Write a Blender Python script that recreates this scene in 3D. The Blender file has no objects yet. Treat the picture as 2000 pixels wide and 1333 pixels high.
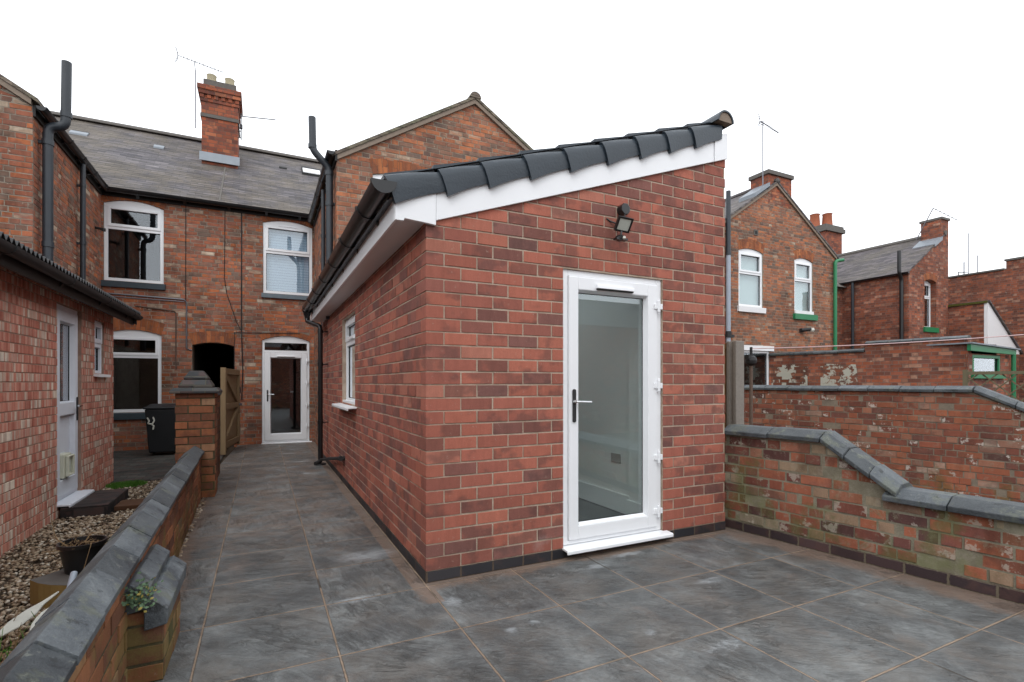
import bpy, bmesh, math, random
from mathutils import Vector, Matrix, noise as mnoise
random.seed(7)
R = math.radians
SC = bpy.context.scene
COL = SC.collection

# ------------------------------------------------------------------ camera
cam_d = bpy.data.cameras.new('camera'); cam = bpy.data.objects.new('camera', cam_d); COL.objects.link(cam)
cam.location = (-.92, -3.064, 1.245); cam.rotation_euler = (R(90), 0, R(-26.27))
cam_d.sensor_width = 36; cam_d.lens = 17.856; cam_d.shift_y = .0407
cam_d.clip_start = .05; cam_d.clip_end = 600
SC.camera = cam
# ------------------------------------------------------------------ light
SUN_EL, SUN_AZ = R(52), R(215)
w = bpy.data.worlds.new('World'); SC.world = w; w.use_nodes = True
wn = w.node_tree; bg = wn.nodes['Background']
sky = wn.nodes.new('ShaderNodeTexSky'); sky.sky_type = 'NISHITA'; sky.sun_disc = False
sky.sun_elevation = SUN_EL; sky.sun_rotation = SUN_AZ; sky.dust_density = 4
hs = wn.nodes.new('ShaderNodeHueSaturation'); hs.inputs['Saturation'].default_value = .12
mx = wn.nodes.new('ShaderNodeMixRGB'); mx.inputs[0].default_value = .86; mx.inputs[2].default_value = (13.2, 13.7, 14.3, 1)
wn.links.new(sky.outputs[0], hs.inputs['Color']); wn.links.new(hs.outputs[0], mx.inputs[1]); wn.links.new(mx.outputs[0], bg.inputs['Color'])
bg.inputs['Strength'].default_value = .145
sd = bpy.data.lights.new('sun', 'SUN'); sd.energy = .6; sd.angle = R(25); sd.color = (1, .97, .93)
so = bpy.data.objects.new('sun', sd); COL.objects.link(so)
so.rotation_euler = (R(90) - SUN_EL, 0, R(180) - SUN_AZ)
SC.view_settings.view_transform = 'Standard'; SC.view_settings.look = 'None'; SC.view_settings.exposure = 0; SC.view_settings.gamma = 1

# ------------------------------------------------------------------ node helper
class V:
    def __init__(s, n, k): s.n, s.k = n, k
    def _m(s, op, o=None, c=None): return s.n.math(op, s, o, c)
    def __add__(s, o): return s._m('ADD', o)
    __radd__ = __add__
    def __sub__(s, o): return s._m('SUBTRACT', o)
    def __rsub__(s, o): return s.n.math('SUBTRACT', o, s)
    def __mul__(s, o): return s._m('MULTIPLY', o)
    __rmul__ = __mul__
    def __truediv__(s, o): return s._m('DIVIDE', o)
    def floor(s): return s._m('FLOOR')
    def fract(s): return s._m('FRACT')
    def abs(s): return s._m('ABSOLUTE')
    def gt(s, o): return s._m('GREATER_THAN', o)
    def lt(s, o): return s._m('LESS_THAN', o)
    def min(s, o): return s._m('MINIMUM', o)
    def max(s, o): return s._m('MAXIMUM', o)
    def pw(s, o): return s._m('POWER', o)
class NT:
    def __init__(s, name):
        s.m = bpy.data.materials.new(name); s.m.use_nodes = True; s.t = s.m.node_tree
        s.b = s.t.nodes['Principled BSDF']; s.out = s.t.nodes['Material Output']
    def node(s, ty, **k):
        n = s.t.nodes.new(ty)
        for a, b in k.items(): setattr(n, a, b)
        return n
    def put(s, sock, v):
        if v is None: return
        if isinstance(v, V): s.t.links.new(v.k, sock)
        elif isinstance(v, (tuple, list)): sock.default_value = tuple(v) + ((1,) if len(v) == 3 and len(sock.default_value) == 4 else ())
        else: sock.default_value = v
    def math(s, op, a, b=None, c=None):
        n = s.node('ShaderNodeMath', operation=op)
        for i, v in enumerate((a, b, c)):
            if v is not None: s.put(n.inputs[i], v)
        return V(s, n.outputs[0])
    def uv(s):
        n = s.node('ShaderNodeUVMap'); return V(s, n.outputs[0])
    def pos(s):
        n = s.node('ShaderNodeNewGeometry'); return V(s, n.outputs['Position'])
    def sep(s, v):
        n = s.node('ShaderNodeSeparateXYZ'); s.put(n.inputs[0], v); return [V(s, o) for o in n.outputs]
    def comb(s, x=0, y=0, z=0):
        n = s.node('ShaderNodeCombineXYZ')
        for i, v in enumerate((x, y, z)): s.put(n.inputs[i], v)
        return V(s, n.outputs[0])
    def noise(s, vec, sc, det=3, rough=.55, dist=0, col=False):
        n = s.node('ShaderNodeTexNoise'); s.put(n.inputs['Vector'], vec); n.inputs['Scale'].default_value = sc
        n.inputs['Detail'].default_value = det; n.inputs['Roughness'].default_value = rough; n.inputs['Distortion'].default_value = dist
        return V(s, n.outputs[1 if col else 0])
    def white(s, x, y=0, z=0, col=False):
        n = s.node('ShaderNodeTexWhiteNoise', noise_dimensions='3D'); s.put(n.inputs[0], s.comb(x, y, z)); return V(s, n.outputs[1 if col else 0])
    def ramp(s, v, stops, interp='LINEAR'):
        n = s.node('ShaderNodeValToRGB'); s.put(n.inputs[0], v); r = n.color_ramp; r.interpolation = interp
        while len(r.elements) < len(stops): r.elements.new(.5)
        for e, (p, c) in zip(r.elements, stops): e.position = p; e.color = (*c, 1) if isinstance(c, (tuple, list)) else (c, c, c, 1)
        return V(s, n.outputs[0])
    def mix(s, f, a, b, mode='MIX'):
        n = s.node('ShaderNodeMixRGB', blend_type=mode); s.put(n.inputs[0], f); s.put(n.inputs[1], a); s.put(n.inputs[2], b); return V(s, n.outputs[0])
    def step(s, v, a, b):
        n = s.node('ShaderNodeMapRange', interpolation_type='SMOOTHSTEP'); s.put(n.inputs[0], v); n.inputs[1].default_value = a; n.inputs[2].default_value = b; return V(s, n.outputs[0])
    def vmul(s, v, x, y, z):
        n = s.node('ShaderNodeVectorMath', operation='MULTIPLY'); s.put(n.inputs[0], v); n.inputs[1].default_value = (x, y, z); return V(s, n.outputs[0])
    def vadd(s, a, b):
        n = s.node('ShaderNodeVectorMath', operation='ADD'); s.put(n.inputs[0], a); s.put(n.inputs[1], b); return V(s, n.outputs[0])
    def bump(s, h, dist, strength=1):
        n = s.node('ShaderNodeBump'); s.put(n.inputs['Height'], h); n.inputs['Distance'].default_value = dist; n.inputs['Strength'].default_value = strength
        s.t.links.new(n.outputs[0], s.b.inputs['Normal'])
    def fin(s, col=None, rough=None, spec=None, metal=None):
        s.put(s.b.inputs['Base Color'], col); s.put(s.b.inputs['Roughness'], rough); s.put(s.b.inputs['Specular IOR Level'], spec); s.put(s.b.inputs['Metallic'], metal)
        return s.m

def brick_mat(name, cols, mortar, bw=.225, bh=.083, mt=.010, bond='s', hp=.12, wob=.003, bump=.004, rough=.85,
              stain=(.72, 1.12), moss=None, white=None, vary=.25, mortar2=None, soot=None, courseshift=0, rag=.5):
    n = NT(name); uv = n.uv()
    P = n.pos()
    wn_ = n.noise(uv, 9, 2, col=True); wv = n.vmul(n.vadd(wn_, (-.5, -.5, -.5)), wob * 2, wob * 2, 0)
    wn2 = n.noise(uv, 60, 2, col=True); wv2 = n.vmul(n.vadd(wn2, (-.5, -.5, -.5)), wob * .9, wob * .9, 0)
    u, v, _ = n.sep(n.vadd(n.vadd(uv, wv), wv2))
    vr = (v + courseshift) / bh; row = vr.floor(); fv = vr.fract() * bh
    odd = (row * .5).fract() * 2
    if bond == 's':
        rr = n.white(row, 3.1); hdr = rr.lt(hp); wid = bw - hdr * (bw * .5)
        uo = u / wid + odd * .5 + n.white(row, 9.7) * hdr * .5
        cid = uo.floor(); lu = uo.fract() * wid; lw = wid
    else:
        U = bw * 1.5; uo = u / U + odd * .5 + (n.white(row, 9.7) - .5) * .12; a = uo.floor(); f = uo.fract() * U
        isH = f.gt(bw); lu = f - isH * bw; lw = bw - isH * (bw * .5); cid = a * 2 + isH
    d = lu.min(lw - lu).min(fv.min(bh - fv)) - mt * .5
    jit = (n.noise(uv, 70, 3, .6) - .5) * (mt * rag * 2) + (n.noise(uv, 13, 3, .6) - .5) * (mt * (rag - .5) * 2.4)
    face = n.step(d + jit, -mt * .12, mt * .22)
    r1 = n.white(cid, row, 1.3); r2 = n.white(cid, row, 7.7)
    body = n.ramp(r1, cols)
    # burnt end / kiss marks inside a brick
    dark = n.step(n.noise(uv, 7, 3) + n.white(cid, row, 4.4) * .16, .56, .70)
    fine = n.noise(uv, 120, 4, .7)
    br = (r2 - .5) * (vary * 2) + 1
    body = n.mix(1, body, n.comb(br, br, br), 'MULTIPLY')
    body = n.mix(dark * .5, body, (.105, .056, .048))
    fi = (fine - .5) * .55 + 1
    body = n.mix(1, body, n.comb(fi, fi, fi), 'MULTIPLY')
    mc = n.mix(n.noise(uv, 14, 3), mortar, mortar2 or tuple(c * .75 for c in mortar))
    c = n.mix(face, mc, body)
    big = n.noise(P, .9, 4, .6); st = n.step(big, .25, .75) * (stain[1] - stain[0]) + stain[0]
    c = n.mix(1, c, n.comb(st, st, st), 'MULTIPLY')
    if soot:
        sm = n.step(n.noise(n.vmul(P, 1.2, 1.2, .45), 1.7, 5, .7), soot[1], soot[1] + .16) * soot[2]
        c = n.mix(sm, c, n.mix(1, c, soot[0], 'MULTIPLY'))
    if white:
        wm = n.step(n.noise(uv, white[1], 4, .7), white[2], white[2] + .06) * n.white(cid, row, 5.5).lt(white[3])
        c = n.mix(wm * white[4], c, white[0])
    if moss:
        _, _, z = n.sep(P)
        mm = n.step(n.noise(P, moss[1], 5, .68) + (moss[3] - z) * moss[4], moss[2], moss[2] + .15)
        c = n.mix(mm * moss[5], c, n.mix(n.noise(P, 25, 3), moss[0], tuple(k * .55 for k in moss[0])))
    n.bump(face * .8 + fine * .35 + r2 * .15, bump, .8)
    return n.fin(c, rough, .25)

def plain(name, col, rough=.5, spec=.5, metal=0, nscale=0, namt=.15, bump=0, bscale=40):
    n = NT(name)
    if nscale:
        f = n.noise(n.pos(), nscale, 4, .6); f = (f - .5) * (2 * namt) + 1
        c = n.mix(1, col, n.comb(f, f, f), 'MULTIPLY')
    else: c = col
    if bump: n.bump(n.noise(n.pos(), bscale, 4, .6), bump)
    return n.fin(c, rough, spec, metal)

M = {}
RED = (.26, .084, .061); RED2 = (.31, .105, .072); RED3 = (.225, .076, .058); PUR = (.135, .074, .068); DRK = (.175, .076, .063)
M['newbrick'] = brick_mat('new_red_brick', [(0, PUR), (.10, PUR), (.2, DRK), (.34, RED3), (.6, RED), (.85, RED2), (1, (.29, .12, .09))], (.45, .33, .265), bw=.225, bh=.083, mt=.0125, bond='s', hp=.06,
                         wob=.0022, bump=.004, stain=(.88, 1.1), vary=.12, white=((.50, .42, .39), 9, .66, .5, .35), mortar2=(.38, .25, .19), courseshift=-.02)
OLD = [(0, (.13, .08, .06)), (.16, (.22, .09, .05)), (.35, (.34, .10, .045)), (.6, (.42, .12, .045)), (.78, (.46, .17, .07)), (.9, (.34, .21, .14)), (1, (.50, .40, .30))]
M['oldbrick'] = brick_mat('old_orange_brick', OLD, (.21, .17, .13), bw=.215, bh=.070, mt=.010, bond='f', rag=.9, wob=.004, stain=(.68, 1.12), vary=.2, soot=((.42, .38, .34), .53, .65), white=((.45, .38, .3), 8, .6, .3, .6))
M['gablebrick'] = brick_mat('gable_brick', [(0, (.15, .095, .07)), (.22, (.25, .11, .07)), (.5, (.37, .135, .07)), (.8, (.45, .15, .065)), (.93, (.36, .22, .15)), (1, (.52, .42, .31))], (.27, .22, .175), bw=.215, bh=.070, mt=.010, bond='f', rag=.9, wob=.004,
                            stain=(.7, 1.1), vary=.2, soot=((.5, .46, .42), .52, .6), white=((.45, .4, .33), 8, .62, .25, .6))
M['farbrick'] = brick_mat('far_brick', [(0, (.17, .07, .05)), (.4, (.28, .09, .052)), (.8, (.35, .105, .052)), (1, (.40, .22, .15))], (.22, .15, .12), bw=.225, bh=.078, mt=.01, bond='f', wob=.004, stain=(.7, 1.1), vary=.2, soot=((.6, .5, .45), .5, .5), white=((.5, .42, .33), 6, .64, .3, .5))
M['leftbrick'] = brick_mat('mottled_pink_brick', [(0, (.26, .085, .062)), (.3, (.37, .125, .088)), (.55, (.44, .175, .125)), (.78, (.48, .24, .18)), (.9, (.52, .35, .27)), (1, (.64, .53, .42))], (.27, .20, .155), bw=.215, bh=.075, mt=.009, bond='f', wob=.003,
                           stain=(.82, 1.08), vary=.16)
M['wallbrick'] = brick_mat('mossy_garden_brick', [(0, (.10, .05, .045)), (.18, (.19, .07, .05)), (.45, (.29, .085, .045)), (.7, (.34, .12, .06)), (.88, (.27, .17, .11)), (1, (.38, .31, .21))], (.30, .275, .20), bw=.222, bh=.076, mt=.015, bond='f', wob=.007, rag=1.0, bump=.009,
                           stain=(.62, 1.08), vary=.25, mortar2=(.12, .11, .075), soot=((.5, .5, .36), .48, .6), moss=((.17, .18, .07), 3.1, .52, .5, .16, .62), white=((.38, .35, .27), 7, .58, .4, .45))
M['mosswall'] = brick_mat('algae_covered_brick', [(0, (.12, .06, .03)), (.4, (.22, .09, .04)), (.8, (.30, .13, .06)), (1, (.26, .19, .09))], (.13, .115, .07), bw=.222, bh=.078, mt=.012, bond='f', wob=.006, rag=.9, bump=.007, stain=(.6, 1.1), vary=.2,
                          moss=((.21, .175, .045), 3.0, .50, .4, .25, .75))
M['pierbrick'] = brick_mat('orange_pier_brick', [(0, (.13, .055, .03)), (.4, (.28, .105, .05)), (.8, (.34, .13, .055)), (1, (.3, .19, .11))], (.13, .11, .08), bw=.225, bh=.083, mt=.012, bond='f', wob=.005, bump=.006, stain=(.5, 1.08), vary=.2,
                           moss=((.15, .15, .05), 3.5, .6, .6, .1, .55))
M['midwall'] = brick_mat('weathered_party_brick', [(0, (.11, .065, .055)), (.2, (.24, .08, .055)), (.5, (.32, .10, .06)), (.8, (.37, .13, .07)), (.93, (.36, .21, .15)), (1, (.48, .38, .31))], (.20, .16, .125), bw=.222, bh=.076, mt=.010, bond='f', wob=.007, rag=1.1, bump=.006,
                         stain=(.65, 1.05), vary=.22, white=((.5, .43, .37), 7, .6, .25, .7), moss=((.15, .14, .045), 2.5, .62, .55, .3, .6))
M['limewall'] = brick_mat('flaking_whitewash_brick', [(0, (.13, .06, .042)), (.5, (.24, .08, .045)), (1, (.30, .12, .07))], (.15, .115, .09), bw=.225, bh=.078, mt=.009, bond='f', wob=.005, stain=(.65, 1.05), vary=.2, white=((.5, .5, .42), 3, .47, .75, .85))
M['soldier'] = brick_mat('orange_arch_brick', [(0, (.26, .09, .045)), (.5, (.36, .115, .045)), (1, (.42, .15, .06))], (.22, .12, .075), bw=.24, bh=.075, mt=.004, bond='s', hp=0, wob=.002, stain=(.8, 1.05), vary=.18)
M['chimbrick'] = brick_mat('chimney_brick', [(0, (.16, .06, .045)), (.3, (.28, .085, .05)), (.8, (.35, .10, .05)), (1, (.40, .14, .07))], (.16, .1, .075), bw=.225, bh=.08, mt=.009, bond='f', wob=.004, stain=(.75, 1.08), vary=.15)
M['plinth'] = brick_mat('dark_plinth_brick', [(0, (.022, .022, .026)), (1, (.05, .047, .052))], (.13, .095, .07), bw=.225, bh=.075, mt=.010, bond='s', hp=0, wob=.003, bump=.005, rough=.6, stain=(.7, 1.1))
M['oldplinth'] = brick_mat('old_dark_course', [(0, (.045, .032, .035)), (1, (.09, .055, .055))], (.17, .14, .10), bw=.225, bh=.078, mt=.013, bond='s', hp=0, wob=.006, bump=.006, stain=(.6, 1.1))
M['stepbrick'] = brick_mat('blue_step_brick', [(0, (.035, .03, .03)), (1, (.07, .055, .05))], (.06, .05, .045), bw=.225, bh=.075, mt=.006, bond='s', hp=0)

def body_mat(name, cols, dark=.5, vary=.12, clump=0, stripe=0, rough=.85, stain=(.8, 1.1), moss=None, soot=None, white=None, bloom=None, smear=0):
    n = NT(name); P = n.pos(); g = n.node('ShaderNodeNewGeometry'); r = V(n, g.outputs['Random Per Island']); x, y, z = n.sep(P)
    k = r
    if clump: k = r * (1 - clump) + n.step(n.noise(n.vmul(P, 1.1, 1.1, 3.2), 1.6, 5, .7), .3, .7) * clump
    if stripe: k = k * (1 - stripe) + n.step(n.noise(n.vmul(n.vadd(P, n.comb(0, r * 40, 0)), 0, 19, .5), 1, 2, .5), .28, .72) * stripe
    c = n.ramp(k, cols)
    r2 = (r * 91.7).fract(); r3 = (r * 37.3).fract()
    q = n.vadd(P, n.comb(r2 * 30, r3 * 20, r * 10))
    streak = n.noise(n.vmul(q, 22, 22, 3.5), 1, 4, .7); spot = n.noise(n.vmul(q, 5, 5, 6), 1, 3, .6)
    dk = n.step(spot + (r3 - .5) * .22, .50, .64)
    c = n.mix(dk * dark, c, (.095, .055, .050))
    f = (streak - .5) * .55 + 1 + (r2 - .5) * vary * 2; c = n.mix(1, c, n.comb(f, f, f), 'MULTIPLY')
    h = n.noise(P, 130, 4, .75); f = (h - .5) * .5 + 1; c = n.mix(1, c, n.comb(f, f, f), 'MULTIPLY')
    c = n.mix(n.step(n.noise(P, 33, 4, .75), .62, .70) * .4, c, (.45, .33, .26))
    if smear: c = n.mix(n.step(n.noise(P, 12, 7, .8, .6), .53, .62) * smear, c, (.33, .31, .235))
    st = n.step(n.noise(P, .9, 5, .65), .25, .75) * (stain[1] - stain[0]) + stain[0]; c = n.mix(1, c, n.comb(st, st, st), 'MULTIPLY')
    if soot:
        sm = n.step(n.noise(n.vmul(P, 1.2, 1.2, .6), 1.9, 6, .72), soot[1], soot[1] + .2) * soot[2]; c = n.mix(sm, c, n.mix(1, c, soot[0], 'MULTIPLY'))
    if white: c = n.mix(n.step(n.noise(P, white[1], 5, .7), white[2], white[2] + .05) * r2.lt(white[3]) * white[4], c, white[0])
    if bloom: c = n.mix(n.step(n.noise(P, 2.0, 6, .72) + (bloom[1] - z) * .12, .62, .80) * bloom[2], c, bloom[0])
    if moss:
        mm = n.step(n.noise(P, moss[1], 6, .7) + (moss[3] - z) * moss[4], moss[2], moss[2] + .14); c = n.mix(mm * moss[5], c, n.mix(n.noise(P, 28, 4), moss[0], tuple(k_ * .5 for k_ in moss[0])))
    n.bump(h * .6 + streak * .6, .0025, 1); return n.fin(c, rough, .25)
def mortar_mat(name, a, b, moss=None):
    n = NT(name); P = n.pos(); f = n.noise(P, 7, 5, .7); g = n.noise(P, 110, 3, .7); c = n.mix(n.step(f, .35, .65), a, b); k = (g - .5) * .5 + 1; c = n.mix(1, c, n.comb(k, k, k), 'MULTIPLY')
    if moss:
        _, _, z = n.sep(P); c = n.mix(n.step(n.noise(P, moss[1], 6, .7) + (moss[3] - z) * moss[4], moss[2], moss[2] + .14) * moss[5], c, moss[0])
    n.bump(g, .003, 1); return n.fin(c, .95, .15)
M['nb'] = body_mat('new_brick_face', [(0, (.20, .094, .08)), (.12, (.255, .098, .076)), (.3, (.30, .104, .076)), (.6, (.36, .12, .083)), (.85, (.41, .138, .092)), (1, (.38, .155, .11))], dark=.5, vary=.10, stain=(.88, 1.08), bloom=((.44, .36, .33), .35, .35))
M['nm'] = mortar_mat('new_mortar', (.50, .40, .315), (.36, .275, .21))
M['ob'] = body_mat('old_house_brick_face', [(0, (.15, .11, .09)), (.2, (.24, .145, .105)), (.36, (.32, .125, .08)), (.52, (.40, .135, .075)), (.66, (.46, .15, .06)), (.76, (.34, .14, .095)), (.85, (.40, .28, .20)), (1, (.58, .48, .37))], dark=.32, vary=.14, clump=.28, stain=(.7, 1.12), soot=((.45, .42, .38), .50, .7), white=((.55, .48, .38), 12, .6, .35, .6))
M['om'] = mortar_mat('old_mortar', (.21, .175, .14), (.31, .27, .22))
M['gb'] = body_mat('gable_brick_face', [(0, (.13, .10, .085)), (.22, (.23, .13, .09)), (.40, (.31, .135, .085)), (.62, (.39, .145, .075)), (.78, (.43, .155, .07)), (.88, (.36, .22, .15)), (1, (.55, .46, .35))], dark=.42, vary=.12, clump=.2, stain=(.75, 1.1), soot=((.5, .46, .42), .52, .6), white=((.55, .48, .38), 12, .62, .3, .5))
M['gm'] = mortar_mat('gable_mortar', (.24, .20, .155), (.32, .27, .21))
M['lb'] = body_mat('pink_brick_face', [(0, (.36, .13, .095)), (.22, (.52, .18, .125)), (.44, (.60, .25, .18)), (.60, (.64, .35, .27)), (.72, (.56, .42, .33)), (.86, (.80, .69, .57))], dark=.15, stripe=.62, vary=.08, stain=(.8, 1.05))
M['lm'] = mortar_mat('pink_wall_mortar', (.30, .19, .145), (.38, .27, .20))
MOSS = ((.14, .155, .055), 3.0, .51, .45, .18, .62)
M['wb'] = body_mat('garden_wall_brick_face', [(0, (.11, .055, .05)), (.14, (.19, .07, .055)), (.34, (.27, .09, .055)), (.58, (.34, .115, .065)), (.76, (.31, .15, .10)), (.9, (.30, .22, .145)), (1, (.42, .36, .26))], dark=.4, vary=.14, stain=(.62, 1.08), soot=((.46, .44, .34), .46, .66), moss=MOSS, smear=.42, white=((.46, .42, .35), 8, .55, .35, .6))
M['wm'] = mortar_mat('garden_wall_mortar', (.27, .245, .185), (.18, .16, .115), moss=((.17, .18, .08), 3.0, .50, .45, .18, .6))
M['pb'] = body_mat('party_wall_brick_face', [(0, (.12, .07, .06)), (.16, (.23, .085, .06)), (.4, (.33, .105, .062)), (.7, (.40, .14, .075)), (.88, (.38, .2, .14)), (1, (.52, .42, .34))], dark=.4, vary=.13, clump=.15, stain=(.7, 1.08), soot=((.5, .46, .4), .52, .5), smear=.3, white=((.6, .54, .48), 11, .56, .3, .8), moss=((.16, .15, .05), 3, .58, .3, .35, .6))
M['pm'] = mortar_mat('party_wall_mortar', (.20, .165, .13), (.27, .225, .17))
M['ab'] = body_mat('algae_brick_face', [(0, (.16, .075, .045)), (.4, (.28, .11, .055)), (.8, (.38, .16, .075)), (1, (.32, .24, .12))], dark=.35, vary=.15, stain=(.55, 1.1), soot=((.35, .36, .25), .52, .6), moss=((.20, .17, .055), 3.2, .50, .3, .3, .62))
M['am'] = mortar_mat('algae_mortar', (.06, .055, .035), (.11, .095, .055), moss=((.10, .10, .03), 4, .5, .3, .2, .5))
M['qb'] = body_mat('pier_brick_face', [(0, (.17, .075, .045)), (.4, (.33, .125, .06)), (.8, (.42, .16, .07)), (1, (.36, .23, .14))], dark=.45, vary=.15, stain=(.55, 1.08), soot=((.4, .38, .3), .5, .7), moss=((.17, .16, .06), 3.5, .58, .6, .12, .6))
M['sillgrey'] = plain('blue_grey_sill', (.16, .20, .23), .6, .3, 0, 9, .3)
def coping_mat():
    n = NT('blue_coping_clay'); P = n.pos()
    f = n.noise(P, 5, 8, .72, .5); g = n.noise(P, 70, 5, .75)
    c = n.ramp(f * .8 + g * .2, [(.3, (.024, .028, .033)), (.43, (.056, .065, .073)), (.56, (.098, .110, .118)), (.72, (.17, .185, .188))])
    oi = n.node('ShaderNodeObjectInfo'); k = V(n, oi.outputs['Random']) * .75 + .62; c = n.mix(1, c, n.comb(k, k, k), 'MULTIPLY')
    c = n.mix(n.step(n.noise(P, 6, 4, .7), .54, .66) * .5, c, (.125, .135, .095))
    c = n.mix(n.step(n.noise(P, 24, 4, .75), .60, .66) * .35, c, (.22, .23, .21))
    c = n.mix(n.step(g, .62, .75) * .35, c, (.2, .21, .2))
    c = n.mix((1 - n.step(n.noise(P, 11, 5, .7), .36, .42)) * .6, c, (.022, .024, .024))
    n.bump(g + f * 2, .006, .8); return n.fin(c, n.step(f, .2, .8) * .3 + .45, .4)
M['coping'] = coping_mat()
M['piercap'] = brick_mat('dark_cap_brick', [(0, (.022, .024, .026)), (.6, (.05, .053, .055)), (1, (.10, .085, .07))], (.09, .085, .065), bw=.225, bh=.083, mt=.010, bond='s', hp=0, wob=.004, rough=.6, stain=(.6, 1.2), moss=((.10, .10, .04), 5, .6, .6, .01, .5))
def slate_mat(name, a, b, moss, bw=.25, bh=.11):
    n = NT(name); uv = n.uv(); P = n.pos(); u, v, _ = n.sep(n.vadd(uv, n.vmul(n.noise(uv, 7, 2, col=True), .012, .012, 0)))
    vr = v / bh; row = vr.floor(); fv = vr.fract(); uo = u / bw + (row * .5).fract() + n.white(row, 2.2) * .1; cid = uo.floor(); fu = uo.fract()
    r = n.white(cid, row, 3.3)
    rr = n.white(row, 8.8) * .4 + r * .6; c = n.mix(rr, a, b)
    gap = n.step(fu.min(1 - fu), .0, .035); lip = n.step(fv, .0, .16)
    sk = n.noise(n.vmul(uv, 1.6, 11, 1), 1, 6, .75); k2 = n.step(sk, .32, .68) * 1.1 + .45; c = n.mix(1, c, n.comb(k2, k2, k2), 'MULTIPLY')
    c = n.mix(n.step(n.noise(P, .8, 6, .75), .40, .62) * .8, c, n.mix(1, moss, n.comb(k2, k2, k2), 'MULTIPLY'))
    c = n.mix(n.step(sk * .6 + n.noise(P, 12, 3) * .4, .58, .66) * .35, c, (.26, .25, .24))
    c = n.mix(n.step(n.noise(n.vmul(P, 1, 1, 1), 9, 4, .7), .6, .72) * .3, c, (.2, .19, .17))
    k = (gap * .4 + .6) * (lip * .75 + .25); c = n.mix(1, c, n.comb(k, k, k), 'MULTIPLY')  # row lips darkened in the colour as lap shade, the bump being too slight
    n.bump((1 - fv) * .7 + r * .25 + n.noise(uv, 50, 3) * .25, .02, 1); return n.fin(c, .7, .3)
M['slate'] = slate_mat('old_slate_roof', (.040, .037, .046), (.15, .135, .14), (.115, .095, .072), .24, .105)
M['slate2'] = slate_mat('grey_slate_roof', (.042, .037, .044), (.15, .13, .135), (.105, .09, .075), .24, .13)
M['claytile'] = slate_mat('weathered_clay_tile', (.10, .075, .06), (.17, .13, .10), (.12, .125, .07), .17, .10)

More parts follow.
